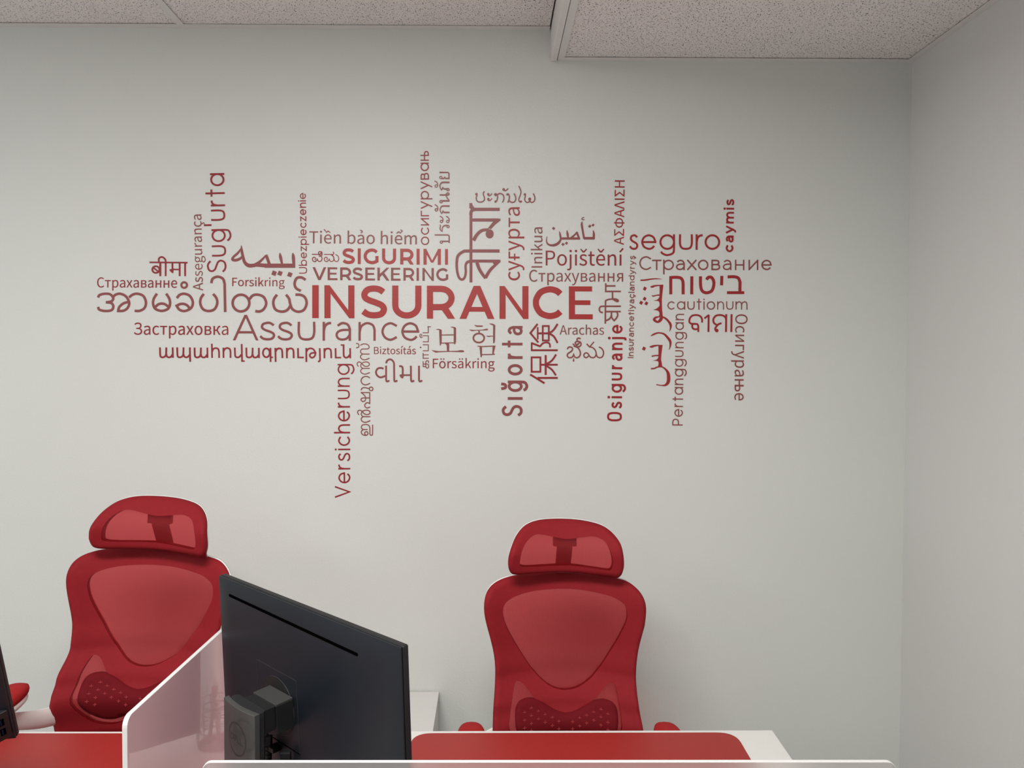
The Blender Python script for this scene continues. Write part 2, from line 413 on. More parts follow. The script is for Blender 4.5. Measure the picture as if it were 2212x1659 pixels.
LOBE_R = cr(zpts('1530,497 1575,530 1605,680 1625,800 1628,940', *Z6, back_y)[::-1] + zpts('1480,530 1385,640 1300,700 1250,800', *Z6, back_y)[0:4] + [(.02, .60), (.03, .585), (.06, .570), (.10, .572), (.128, .590)], True, 3)
PADO = cr(zpts('1110,768 1000,730 900,668 830,638 760,635 690,665 655,730 650,830 665,935', *Z6, back_y)
          + [(-.118, .606), (-.09, .588), (-.06, .586), (-.02, .600), (.02, .600), (.06, .586), (.09, .588), (.118, .606)]
          + zpts('1585,930 1597,830 1585,730 1540,672 1460,645 1380,655 1300,690 1210,745', *Z6, back_y), True, 3)
HOUT = soften(cr(zpts('1090,130 850,138 700,175 600,240 520,350 475,460 440,570 430,660 437,725 470,785 550,797 700,786 900,773 1090,768 1300,780 1500,806 1680,836 1745,838 1800,785 1826,690 1810,520 1775,410 1700,310 1600,230 1480,182 1300,145', *Z5, head_y), True, 4), 2)
HWIN = cr(zpts('830,302 760,304 690,345 625,430 585,540 570,650 590,686 700,690 900,678 1120,670 1250,678 1450,706 1600,728 1660,722 1682,645 1660,520 1600,400 1520,345 1420,325 1250,345 1120,355 980,332', *Z5, head_y), True, 3)
def grow(lp, k):
    cx = sum(p[0] for p in lp) / len(lp); cz = sum(p[1] for p in lp) / len(lp)
    return [(cx + (x - cx) * k, cz + (z - cz) * k) for x, z in lp]
def plus_marks(parent):
    bm = bmesh.new()
    cols_l = zpts('736,755 736,826 736,898 798,714 798,786 798,856 798,920 862,745 862,815 925,775 925,845 990,800 990,875 1050,835 1050,905', *Z6, back_y)
    cols_r = zpts('1500,772 1500,846 1500,915 1435,728 1435,800 1435,870 1370,755 1370,826 1305,783 1305,852 1240,805 1240,878 1175,840 1175,905', *Z6, back_y)
    for x, z in cols_l + cols_r:
        for a, b in ((.0045, .0009), (.0009, .0045)):
            vs = [bm.verts.new((x + i * a, back_y(x + i * a, z) - .0075, z + j * b)) for i, j in ((-1, -1), (1, -1), (1, 1), (-1, 1))]
            vb = [bm.verts.new(v.co + Vector((0, .0012, 0))) for v in vs]
            bm.faces.new(vs); bm.faces.new(vb[::-1])
            for k in range(4): bm.faces.new((vs[k], vb[k], vb[(k + 1) % 4], vs[(k + 1) % 4]))
    o = from_bm('plus_cutouts', bm, M_plus, parent); o['kind'] = 'stuff'  # solid raised pluses, coloured as if light came through
    return o
def superell(name, m, parent, c, r, tilt=0.0, rz=0.0, e=2.6, seg=28):
    bm = bmesh.new(); rings = []
    f = lambda v: math.copysign(abs(v) ** (2 / e), v)
    M4 = Matrix.Translation(c) @ Matrix.Rotation(rz, 4, 'Z') @ Matrix.Rotation(tilt, 4, 'X')
    for i in range(1, 12):
        ph = -math.pi / 2 + math.pi * i / 12
        rings.append([bm.verts.new(M4 @ Vector((r[0] * f(math.cos(ph)) * f(math.cos(2 * math.pi * k / seg)), r[1] * f(math.cos(ph)) * f(math.sin(2 * math.pi * k / seg)), r[2] * f(math.sin(ph))))) for k in range(seg)])
    for a, b in zip(rings, rings[1:]):
        for k in range(seg): bm.faces.new((a[k], a[(k + 1) % seg], b[(k + 1) % seg], b[k]))
    bm.faces.new(rings[0][::-1]); bm.faces.new(rings[-1])
    return from_bm(name, bm, m, parent, True)
def make_chair(label):
    t = empty('office_chair', label, 'chair', CR, 0, 'red mesh office chairs')
    fr = sheet('back_frame', OUT, [SHIELD, LOBE_L, LOBE_R], back_y, .012, M_fabric, t, rnd=.009)
    sheet('back_mesh', SHIELD, [], back_y, .0012, M_mesh, t, sp=.012, off=.0003)
    for lp in (LOBE_L, LOBE_R): sheet('back_mesh', lp, [], back_y, .0012, M_mesh, t, sp=.012, off=.0003)
    sheet('back_shell', [(x, z + .001) for x, z in grow(OUT, .997)], [grow(SHIELD, 1.03), grow(LOBE_L, 1.06), grow(LOBE_R, 1.06)], back_y, .012, M_white, t, sp=.014, off=.012, rnd=.003)
    lp = sheet('lumbar_pad', PADO, [], back_y, .010, M_lumbar, t, sp=.012, off=-.006, rnd=.004)
    plus_marks(lp)
    hd = sheet('headrest', HOUT, [HWIN], head_y, .022, M_fabric, t, sp=.007, rnd=.012)
    sheet('headrest_mesh', HWIN, [], head_y, .0012, M_mesh, hd, sp=.010, off=.0003)
    sheet('headrest_shell', [(x, z + .0012) for x, z in grow(HOUT, 1.0)], [grow(HWIN, 1.04)], head_y, .008, M_white, hd, sp=.012, off=.019, rnd=.003)
    x0, zt = to_local(1222, 1161, head_y); zb = to_local(1222, 1187, head_y)[1]
    bm = box_bm(x0 - .033, x0 + .033, .014, .032, zb, zt + .012)
    prism_bm([(x0 - .0215, .014, zb), (x0 - .0215, .034, zb), (x0 - .0215, .080, 1.035), (x0 - .0215, .062, 1.035)], (.043, 0, 0), bm)
    prism_bm([(x0 - .0215, .062, 1.036), (x0 - .0215, .080, 1.036), (x0 - .0215, .080, 1.012), (x0 - .0215, .062, 1.012)], (.043, 0, 0), bm)
    from_bm('headrest_bracket', bm, M_fabric, t, bevel=.003)
    # spine and tilt mechanism behind the back
    from_bm('back_spine', tube_bm(cr([(0, .035, .655), (0, .055, .62), (0, .095, .56), (0, .10, .50), (0, .04, .44), (0, -.10, .425), (0, -.22, .42)], k=4), 1.0, 12, sq=(.03, .016)), M_white, t, True)
    # seat
    SO = cr([(-.235, -.02), (-.245, -.20), (-.24, -.38), (-.20, -.46), (-.08, -.49), (.08, -.49), (.20, -.46), (.24, -.38), (.245, -.20), (.235, -.02), (.17, .03), (0, .04), (-.17, .03)], True, 4)
    bm = bmesh.new(); rr = []
    for dz, k in ((.0, .93), (.012, .99), (.035, 1.0), (.052, .97), (.060, .90), (.063, .6)):
        rr.append([bm.verts.new((x * k, -.22 + (y + .22) * k, .445 + dz)) for x, y in SO])
    n = len(SO)
    for a, b in zip(rr, rr[1:]):
        for k in range(n): bm.faces.new((a[k], a[(k + 1) % n], b[(k + 1) % n], b[k]))
    bm.faces.new(rr[0][::-1]); bm.faces.new(rr[-1])
    from_bm('seat', bm, M_pad, t, True)
    from_bm('seat_pan', prism_bm([(x * .9, -.22 + (y + .22) * .9, .425) for x, y in SO], (0, 0, .02)), M_white, t)
    for s in (-1, 1):
        from_bm('armrest_bracket', tube_bm(cr([(s * .150, .045, .562), (s * .205, -.01, .568), (s * .232, -.12, .592), (s * .240, -.22, .632), (s * .240, -.32, .680)], k=5), [1.0 - .022 * i for i in range(21)], 14, sq=(.016, .032)), M_white, t, True)
        p = superell('armrest_pad', M_pad, t, Vector((s * .240, -.31, .712)), (.037, .112, .019), 0.0, s * -.03, 2.8)
        superell('pad_base', M_white, p, Vector((s * .240, -.31, .694)), (.035, .108, .016), 0.0, s * -.03, 2.8)
    # gas cylinder, star base, casters
    from_bm('gas_cylinder', lathe_bm([(.028, .11), (.028, .25), (.018, .255), (.018, .42)], 20, c=(0, -.2, 0)), M_metal, t, True)
    from_bm('hub', lathe_bm([(.045, .085), (.05, .10), (.04, .13), (.03, .135)], 20, c=(0, -.2, 0)), M_white, t, True)
    for k in range(5):
        a = R(90 + 72 * k); d = Vector((math.cos(a), math.sin(a), 0)); c = Vector((0, -.2, 0))
        from_bm('base_arm', tube_bm([c + d * .03 + Vector((0, 0, .115)), c + d * .16 + Vector((0, 0, .105)), c + d * .30 + Vector((0, 0, .078))], [.026, .022, .016], 10), M_white, t, True)
        cst = tube_bm([c + d * .30 + Vector((-d.y, d.x, 0)) * q + Vector((0, 0, .028)) for q in (-.022, .022)], .028, 16)
        w = from_bm('caster', cst, M_black, t)
        from_bm('caster_stem', tube_bm([c + d * .295 + Vector((0, 0, .03)), c + d * .295 + Vector((0, 0, .08))], .006, 8), M_metal, w)
    return t
def copy_tree(o, parent=None):
    c = o.copy(); col.objects.link(c)
    if parent: c.parent = parent
    for ch in list(o.children): copy_tree(ch, c)
    return c
chair = make_chair('red mesh office chair with headrest on the right, centred behind the right desk pad')
chair2 = copy_tree(chair)
chair2['label'] = 'red mesh office chair with headrest on the left, raised higher, partly behind the monitor'
LIFT = .067
chair2.location = (PY(337, 1300, 2.0).x, 2.0, 0)
for ch in chair2.children:
    nm = ch.name.split('.')[0]
    if nm not in ('gas_cylinder', 'hub', 'base_arm', 'caster'): ch.location.z += LIFT + (.032 if nm == 'armrest_pad' else .032 if nm == 'armrest_bracket' else 0)
for ch in chair2.children:
    if ch.name.split('.')[0] == 'gas_cylinder':
        ch.scale.z = (.42 + LIFT - .11) / .31; ch.location.z = .11 * (1 - ch.scale.z)
chair2.rotation_euler.z = R(0)
RC = Matrix.Translation((0, 0, 1.03 + LIFT)) @ Matrix.Rotation(R(3.2), 4, 'Y') @ Matrix.Rotation(R(-1.5), 4, 'X') @ Matrix.Translation((0, 0, -1.03 - LIFT))   # its back leans a little differently
for ch in chair2.children:
    if ch.name.split('.')[0] in ('back_frame', 'back_mesh', 'back_shell', 'lumbar_pad', 'headrest', 'headrest_bracket'):
        ch.matrix_basis = RC @ ch.matrix_basis
        if 'headrest' in ch.name: ch.location.z -= .005
for ch in chair.children:                       # the right chair's arms sit turned a touch to the left
    if ch.name.startswith('armrest'): ch.location.x -= .017

# ------------------------------------------------------------------ desks
ZD = .765
def ext(p, q, t): return p + (q - p) * t
dl, dr = PZ(905, 1579, ZD), PZ(1668, 1577, ZD)
ddir = Vector((.0436, 1, 0)).normalized()
xdir = (dr - dl).normalized()
DIVX = lambda y: -.589 + .035 * y
dl2 = dr + xdir * -((dr.x - (DIVX(1.7) + .012)) / xdir.x)
def desk(label, A, B, depth):
    """A far left, B far right corner on the top surface"""
    t = empty('desk', label, 'desk', ((A.x + B.x) / 2, (A.y + B.y) / 2 - depth / 2, 0))
    o = Vector(t.location)
    q = [A - o, B - o, B - o - ddir * depth, A - o - ddir * depth]
    from_bm('desktop', prism_bm([(p.x, p.y, ZD) for p in q], (0, 0, -.025)), M_desk, t, bevel=.0015)
    for p, s in ((q[0], 1), (q[1], -1)):
        a = p + xdir * s * .03; b = a + xdir * s * .04
        bm = bmesh.new()
        for k in (.06, depth - .10):
            pa, pb = a - ddir * k, b - ddir * k
            prism_bm([(v.x, v.y, 0) for v in (pa, pb, pb - ddir * .04, pa - ddir * .04)], (0, 0, ZD - .066), bm)
        pa, pb = a - ddir * .06, b - ddir * .06
        prism_bm([(v.x, v.y, ZD - .065) for v in (pa, pb, pb - ddir * (depth - .12), pa - ddir * (depth - .12))], (0, 0, .039), bm)
        from_bm('desk_leg', bm, M_white, t, bevel=.001)
    return t
DD = .688
desk('white desk under the red pad in front of the right chair', dl2, dr, DD)
fl = PZ(-20, 1581, ZD)
A2 = Vector((-1.95, dl2.y, ZD)); B2 = Vector((DIVX(1.7) - .012, dl2.y, ZD))
desk('white desk under the red pad in front of the left chair', A2, B2, DD)
def rounded_quad(q, r, n=7):
    out = []
    for i in range(4):
        p, a, b = q[i], q[i - 1], q[(i + 1) % 4]
        u = (a - p).normalized(); v = (b - p).normalized()
        s, e = p + u * r, p + v * r
        for k in range(n + 1):
            t = k / n
            out.append(s * (1 - t) ** 2 + p * 2 * t * (1 - t) + e * t * t)
    return out
def pad(label, q, r=.035):
    o = from_bm('desk_pad', prism_bm([(p.x, p.y, ZD + .0005) for p in rounded_quad(q, r)], (0, 0, .0035)), M_leather, bevel=.0012)
    return tag(o, label, 'desk pad', 'red desk pads')
ra, rb = PZ(893, 1583.2, ZD + .004), PZ(1588, 1581.5, ZD + .004)
pad('red leather desk pad in front of the right chair, both far corners rounded and visible', [ra, rb, rb - ddir * .60, ra - ddir * .60 + xdir * .0], .045)
la = Vector((-1.75, PZ(150, 1583.5, ZD + .004).y, 0)); lb = Vector((DIVX(1.7) - .06, la.y, 0))
pad('red leather desk pad at the lower left edge, between left monitor and acrylic divider', [la, lb, lb - ddir * .60, la - ddir * .60])

# low white cabinet against the wall between the chairs
ZK = .50
c1 = PZ(946.6, 1501, ZK)
kb = empty('cabinet', 'low white cabinet behind the black monitor, against the lettered wall', 'cabinet', (c1.x - .34, c1.y - .18, 0))
yb = YW - .004 - kb.location.y
from_bm('cabinet_body', box_bm(-.34, .34, -.17, yb, .04, ZK - .018), M_desk, kb, bevel=.001)
from_bm('cabinet_top', box_bm(-.341, .341, -.19, yb, ZK - .018, ZK), M_desk, kb, bevel=.001)
from_bm('plinth', box_bm(-.33, .33, -.15, yb - .01, 0, .04), M_base, kb)
for s in (-1, 1):
    d = from_bm('cabinet_door', box_bm(min(s * .002, s * .338), max(s * .002, s * .338), -.188, -.1705, .045, ZK - .021), M_desk, kb, bevel=.001)
    from_bm('door_handle', box_bm(s * .05 - .004, s * .05 + .004, -.205, -.1885, .28, .40), M_metal, d, bevel=.002)

# ------------------------------------------------------------------ acrylic screens
ZT = 1.079
def acrylic(name, label, pts, nvec, th, am):
    """pts: outline in world coords; split faces: big faces frosted, rim lighter"""
    bm = prism_bm(pts, nvec * th)
    bmesh.ops.recalc_face_normals(bm, faces=bm.faces)
    me = bpy.data.meshes.new(name); 
    for f in bm.faces: f.material_index = 0 if len(f.verts) > 4 else 1
    bm.to_mesh(me); bm.free(); me.materials.append(am); me.materials.append(M_acryl_edge)
    o = link(name, me)
    md = o.modifiers.new('bevel', 'BEVEL'); md.width = .0008; md.segments = 2; md.limit_method = 'ANGLE'; md.angle_limit = R(60); md.material = 1
    return tag(o, label, 'divider')
def rrect(p, q, z0, z1, r, rp=True, rq=True):
    """upright rectangle from p to q with rounded top corners"""
    u = (q - p); L = u.length; u.normalize(); out = [p + Vector((0, 0, z0)), q + Vector((0, 0, z0))]
    for on, base, sgn in ((rq, q, -1), (rp, p, 1)):
        ks = range(7) if sgn < 0 else range(6, -1, -1)
        if not on: out.append(base + Vector((0, 0, z1))); continue
        for k in ks:
            a = math.pi / 2 * k / 6
            out.append(base + u * sgn * r * (1 - math.cos(a)) + Vector((0, 0, z1 - r + r * math.sin(a))))
    return out
YF = PY(1200, 1641, 1.0); YF = (ZT - 1.62) / (YF.z - 1.62)
pl, pr = PY(440, 1645, YF), PY(1931, 1645, YF)
acrylic('acrylic_screen', 'frosted acrylic privacy screen with pale edge along the bottom of the picture', rrect(Vector((pl.x, YF, 0)), Vector((pr.x, YF, 0)), .70, ZT, .012), Vector((0, -1, 0)), .006, M_acryl2)
y1, y2 = 1.093, 1.70
acrylic('acrylic_divider', 'frosted acrylic divider, pink from red bounce light in its colour, running back between the two desks, left of the black monitor',
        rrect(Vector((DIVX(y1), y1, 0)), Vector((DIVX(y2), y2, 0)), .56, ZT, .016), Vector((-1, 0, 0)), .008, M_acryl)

# ------------------------------------------------------------------ monitor (built in its own frame: x along the back left->right, y into the screen, z up; back faces -y)
ML = Vector((-.530, 1.408, 1.21)); MR = Vector((-.129, 1.046, 1.21))
pL, pR = PZ(468, 1243, 1.21), PZ(862, 1400.5, 1.21)
d3 = (pR - pL).normalized(); MW = (pR - pL).length
ang = math.atan2(d3.y, d3.x)
TILT = .044
MH = .318
MB = Matrix.Translation(pL) @ Matrix.Rotation(ang, 4, 'Z') @ Matrix.Rotation(TILT, 4, 'X')   # panel frame: origin top-left of back, z up
nb = (MB.to_3x3() @ Vector((0, -1, 0)))
MBi = MB.inverted()
def mp(px, py, o=0.0):
    """panel-frame coordinates of a pixel on the plane o metres behind the back cover"""
    p = on_plane(px, py, pL + nb * o, nb); return MBi @ p
def make_monitor():
    foot = pL + (pR - pL) * .5
    t = empty('monitor', 'black computer monitor seen from behind with silver-grey stand, between the two chairs', 'monitor', (foot.x, foot.y, ZD + .005), 0, 'black desk monitors')
    inv = Matrix.Translation(-t.location)
    T = inv @ MB
    def fb(name, bm, m, parent=t, **k):
        bm.transform(T); return from_bm(name, bm, m, parent, **k)
    # front frame
    fb('front_frame', box_bm(.0, MW, .0075, .019, -MH, 0), M_black, bevel=.003, seg=3)
    fb('screen', box_bm(.008, MW - .008, .0185, .0194, -MH + .018, -.008), M_screen)
    # rear shell with slightly swollen back
    bm = bmesh.new(); nx, nz = 24, 16; g = []
    for j in range(nz + 1):
        row = []
        for i in range(nx + 1):
            u, v = i / nx, j / nz
            e = min(u * MW, (1 - u) * MW, v * MH, (1 - v) * MH)
            s = min(1, e / .030); s = math.sin(s * math.pi / 2)
            row.append(bm.verts.new((.0012 + u * (MW - .0024), .0040 - .0040 * s ** .8, -.0012 - v * (MH - .0024))))
        g.append(row)
    for a, b in zip(g, g[1:]):
        for i in range(nx): bm.faces.new((a[i], a[i + 1], b[i + 1], b[i]))
    ring = [g[0][i] for i in range(nx + 1)] + [g[j][nx] for j in range(1, nz + 1)] + [g[nz][i] for i in range(nx - 1, -1, -1)] + [g[j][0] for j in range(nz - 1, 0, -1)]
    bk = [bm.verts.new((v.co.x, .0062, v.co.z)) for v in ring]
    for k in range(len(ring)): bm.faces.new((ring[k], ring[(k + 1) % len(ring)], bk[(k + 1) % len(ring)], bk[k]))
    bm.faces.new(bk)
    shell = fb('rear_shell', bm, M_shell, smooth=True)
    fb('frame_gap', box_bm(.0018, MW - .0018, .0058, .0080, -MH + .0018, -.0018), M_gloss)
    # long vent slot
    a, b = mp(496, 1286), mp(771, 1414)
    n = 9; h = .0026
    slot = [(a.x + h * math.cos(math.pi / 2 + math.pi * k / n), -.0004, a.z + h * math.sin(math.pi / 2 + math.pi * k / n)) for k in range(n + 1)] + \
           [(b.x + h * math.cos(-math.pi / 2 + math.pi * k / n), -.0004, b.z + h * math.sin(-math.pi / 2 + math.pi * k / n)) for k in range(n + 1)]
    fb('vent_slot', prism_bm(slot, (0, .0012, 0)), M_gloss, shell)
    bm = bmesh.new()
    for k in range(70):
        p = a.lerp(b, (k + 1.0) / 71.0)
        box_bm(p.x - .0009, p.x + .0009, -.0007, -.0003, p.z - .0012, p.z + .0012, bm)
    o = fb('vent_holes', bm, M_gloss, shell); o['kind'] = 'stuff'
    # cover panel outline (thin groove) and round mount
    def strip(pts, w, m, name, par, closed=False, y=-.0005):
        bm = bmesh.new(); n = len(pts)
        for i in range(n if closed else n - 1):
            p, q = Vector(pts[i]), Vector(pts[(i + 1) % n]); d = (q - p).normalized(); s = Vector((-d.y, d.x)) * w / 2
            p = p - d * w * .3; q = q + d * w * .3
            prism_bm([(p.x + s.x, y, p.y + s.y), (q.x + s.x, y, q.y + s.y), (q.x - s.x, y, q.y - s.y), (p.x - s.x, y, p.y - s.y)], (0, .0008, 0), bm)
        return fb(name, bm, m, par)
    tl, tr, br = mp(555, 1424), mp(640, 1471), mp(648, 1630)
    strip([(tl.x, br.z), (tl.x, tl.z), (tr.x, tr.z), (br.x, br.z)], .0005, M_grey, 'cover_seam', shell)
    bl = mp(571, 1580)
    strip([(tl.x, br.z), (br.x, br.z)], .0012, M_gloss, 'cover_seam', shell)
    c = mp(600, 1524); rr = .052
    circ = [(c.x + rr * math.cos(2 * math.pi * k / 48), c.z + rr * math.sin(2 * math.pi * k / 48)) for k in range(48)]
    fb('mount_disc', prism_bm([(x, -.0006, z) for x, z in circ], (0, .0016, 0)), M_black, shell)
    strip(circ, .0004, M_grey, 'disc_rim', shell, True, -.0010)
    # port recess under the cover, lock button
    r1, r2 = mp(571, 1601), mp(622, 1639)
    fb('port_recess', prism_bm([(r1.x - .02, -.0005, r1.z), (r1.x + .115, -.0005, r1.z), (r1.x + .115, -.0005, r1.z - .05), (r1.x - .02, -.0005, r1.z - .05)], (0, .0012, 0)), M_darkgrey, shell)
    lb_ = mp(601, 1612)
    fb('lock_button', box_bm(lb_.x - .0085, lb_.x + .0085, -.016, .001, lb_.z - .0045, lb_.z + .0045), M_black, t, bevel=.0012)
    # side port block at the lower right of the back
    x1 = MW - .004; zb_ = -MH + .012
    bm = prism_bm([(x1, -.001, zb_), (x1 - .016, -.014, zb_), (x1 - .12, -.014, zb_), (x1 - .12, .002, zb_), (x1, .002, zb_)], (0, 0, .062))
    blk = fb('port_block', bm, M_black, t, bevel=.001)
    def slant(name, a, b_, z0, z1, o1, o2, m):
        q = lambda t_, o_: (x1 - .016 * t_ + .0008 * o_, -.001 - .013 * t_ - .0010 * o_)
        fb(name, prism_bm([(*q(a, o1), z0), (*q(b_, o1), z0), (*q(b_, o2), z0), (*q(a, o2), z0)], (0, 0, z1 - z0)), m, blk)
    for dz in (.012, .034):
        slant('usb_port', .35, .78, zb_ + dz, zb_ + dz + .015, .1, .5, M_gloss)
        slant('usb_tongue', .55, .66, zb_ + dz + .0015, zb_ + dz + .0135, .3, .8, M_blue)
    # hinge cover, neck
    A, B, C, D = mp(572, 1478, .006), mp(620.5, 1506, .006), mp(601.6, 1527.5, .034), mp(553, 1498, .034)
    hw = (B.x - A.x) / 2; hc = (A.x + B.x + C.x + D.x) / 4
    zt_ = (A.z + B.z) / 2; zm = (C.z + D.z) / 2
    hb = fb('hinge_cover', prism_bm([(hc - hw, -.001, zt_), (hc - hw, -.034, zm), (hc - hw, -.034, zm - .004), (hc - hw, -.001, zm - .004)], (2 * hw, 0, 0)), M_grey, t, bevel=.0006)
    fb('hinge_block', box_bm(hc - hw, hc + hw, -.0330, -.0005, zm - .052, zm - .004), M_black, t, bevel=.001)
    fb('stand_neck', box_bm(hc - hw, hc + hw * .9, -.088, -.0335, zm - .044, zm - .003), M_black, t, bevel=.001)
    # column: face in front of the back cover
    O = .108
    a, b = mp(478.6, 1508, O), mp(545, 1549.5, O)
    xa, xb, zt2 = a.x, b.x, (a.z + b.z) / 2
    cz = (MBi @ Vector((pL.x, pL.y, ZD + .010))).z
    def arc(y0, bul, n=10): return [(xa + (xb - xa) * k / n, y0 - bul * (1 - (2 * k / n - 1) ** 2)) for k in range(n + 1)]
    f1 = arc(-O + .004, .005); f2 = [(x, y + .009) for x, y in f1]
    # the column stands upright while the panel tilts: sweep it along world up
    upv = (MB.to_3x3().inverted() @ Vector((0, 0, -1))); L = (pL.z + zt2) - (ZD + .010)
    colm = fb('stand_column', prism_bm([(x, y, zt2) for x, y in f1 + f2[::-1]], upv * L), M_grey, t, bevel=.0007)
    f3 = [(x + .004 * (1 if k == 0 else 0) - .004 * (1 if k == 10 else 0), y + .0015) for k, (x, y) in enumerate(f2)]
    back = [(xb - .003, -O + .022), (xb - .008, -O + .027), (xa + .008, -O + .027), (xa + .003, -O + .022)]
    fb('column_core', prism_bm([(x, y, zt2 - .0015) for x, y in f3 + back], upv * (L - .002)), M_black, t, bevel=.0007)
    # badge ring and letters on the column face
    nO = nb
    fc = on_plane(513, 1596, pL + nb * (O + .001), Vector((nb.x, nb.y, 0)).normalized())
    nf = Vector((nb.x, nb.y, 0)).normalized(); df = Vector((d3.x, d3.y, 0)).normalized()
    bm = bmesh.new(); n = 48
    for k in range(n):
        q = []
        for rr_, kk in ((.0270, k), (.0270, k + 1), (.0238, k + 1), (.0238, k)):
            an = 2 * math.pi * kk / n; s = rr_ * math.cos(an)
            bulge = .0012 - .0045 * (s / ((xb - xa) / 2)) ** 2
            q.append(fc + df * s + Vector((0, 0, rr_ * math.sin(an))) + nf * (bulge + .0003))
        vs = [bm.verts.new(p - Vector(t.location)) for p in q]; bm.faces.new(vs)
    bmesh.ops.remove_doubles(bm, verts=bm.verts, dist=1e-5)
    from_bm('badge_ring', bm, M_logo, colm)
    dell = [('L', '275,935 278,1045'), ('C', '268,938! 290,945 325,985 326,1040 300,1062 270,1040'), ('L', '365,985 330,1035'), ('L', '330,1030 372,1095'), ('L', '385,1015 358,1052'), ('L', '400,1040 374,1078'), ('L', '366,990 400,1028'), ('L', '405,1020 425,1160'), ('L', '418,1148 468,1185'), ('L', '462,1065 482,1205'), ('L', '475,1190 526,1226')]
    bm = bmesh.new()
    for kind, s in dell:
        pts = [tuple(float(v) for v in a.strip('!').split(',')) for a in s.split()]
        if kind == 'C': pts = cr(pts)
        P3 = []
        for x, y in pts:
            p = on_plane(470 + x / 9.27, 1480 + y / 9.27, fc, nf); s_ = (p - fc).dot(df)
            P3.append(p + nf * (.0012 - .0045 * (s_ / ((xb - xa) / 2)) ** 2 + .0004))
        for i in range(len(P3) - 1):
            p, q = P3[i], P3[i + 1]; d = (q - p).normalized(); sd = d.cross(nf).normalized() * .0011
            vs = [bm.verts.new(v - Vector(t.location)) for v in (p + sd - d * .0004, q + sd + d * .0004, q - sd + d * .0004, p - sd - d * .0004)]; bm.faces.new(vs)
    from_bm('badge_letters', bm, M_logo, colm)
    # stand base on the desk
    bc = (MB @ Vector(((xa + xb) / 2, -O + .03, 0))); bc.z = ZD + .005
    bm = bmesh.new()
    q = [bc + df * s * .085 + nf * v for s, v in ((-1, .06), (1, .06), (1, -.12), (-1, -.12))]
    prism_bm([(p.x - t.location.x, p.y - t.location.y, 0) for p in rounded_quad(q, .02)], (0, 0, .008), bm)
    from_bm('stand_base', bm, M_grey, t, bevel=.002)
    return t, MB @ Vector((hc, -.05, 0)), df, nf
mon, mref, MDF, MNF = make_monitor()

# cables hanging behind the monitor
def cable(label, x, z0, side, ribbed):
    p0 = MB @ mp(x, z0, .012)
    base = Vector((p0.x + MNF.x * .03, p0.y + MNF.y * .03, ZD + .006))
    path = cr([tuple(p0), tuple(p0 - Vector((0, 0, .05))), tuple(p0 * .5 + base * .5 + MNF * .01), tuple(base + Vector((0, 0, .02))), tuple(base + MDF * .04 * side), tuple(base + MDF * .12 * side)], k=5)
    t = empty('cable', label, 'cable', p0, 0, 'black monitor cables')
    o = from_bm('cord', tube_bm([Vector(p) - p0 for p in path], .0028, 8), M_black, t, True)
    if ribbed:
        bm = bmesh.new(); prof = []
        for k in range(7):
            z = -.004 - k * .0075
            prof += [(.0068 - k * .0004, z), (.0068 - k * .0004, z - .0045), (.0045, z - .005), (.0045, z - .007)]
        lathe_bm(prof, 16, bm); from_bm('strain_relief', bm, M_black, t)
        from_bm('plug', box_bm(-.006, .006, -.005, .005, -.004, .014), M_black, t, bevel=.001)
    else:
        from_bm('plug', box_bm(-.009, .009, -.006, .006, -.022, .014), M_black, t, bevel=.002)
    return t
cable('black power cable with ribbed strain relief hanging beside the monitor stand column', 580, 1606, -1, True)
cable('black video cable hanging under the back of the monitor beside the lock button', 617, 1640, 1, False)

# left monitor at the picture edge: same model, leaned back
mon2 = copy_tree(mon)
mon2['label'] = 'black monitor cut off by the left picture edge, leaned back, with side USB ports'
# ------------------------------------------------------------------ pen cup behind the monitor (seen mirrored in the divider)
pc = empty('pen_cup', 'black wire pen cup standing on the right desk behind the monitor', 'cup', (-.455, 1.60, ZD + .001))
from_bm('cup_base', lathe_bm([(.036, 0), (.038, .002), (.038, .004), (.036, .004)], 24), M_black, pc)
for k in range(14):
    bm = tube_bm([(.038 * math.cos(2 * math.pi * k / 14), .038 * math.sin(2 * math.pi * k / 14), .003), (.040 * math.cos(2 * math.pi * k / 14), .040 * math.sin(2 * math.pi * k / 14), .098)], .0011, 5)
    from_bm('wire', bm, M_black, pc)
for z in (.02, .04, .06, .08, .098):
    bm = tube_bm([(.0395 * math.cos(2 * math.pi * k / 24), .0395 * math.sin(2 * math.pi * k / 24), z) for k in range(25)], .0012, 5)
    from_bm('wire', bm, M_black, pc)
for k, (ax, ay, c_, lb_) in enumerate([(.10, .05, M_black, 'black ballpoint pen in the wire cup, leaning right'), (-.12, .08, M_grey, 'grey ballpoint pen in the wire cup, leaning left'), (.02, -.14, M_leather, 'red ballpoint pen in the wire cup, leaning forward')]):
    p0 = Vector((-.455 - ax * .1, 1.60 - ay * .1, ZD + .008)); d = Vector((ax, ay, 1)).normalized()
    pn = empty('pen', lb_, 'pen', p0)
    from_bm('barrel', tube_bm([d * 0, d * .004, d * .125], [.0015, .0042, .0042], 10), c_, pn, True)
    from_bm('push_button', tube_bm([d * .125, d * .138], .0022, 8), M_metal, pn, True)
    from_bm('clip', tube_bm([d * .085 + Vector((.006, 0, 0)), d * .122 + Vector((.006, 0, 0)), d * .122], .0011, 6), M_metal, pn)

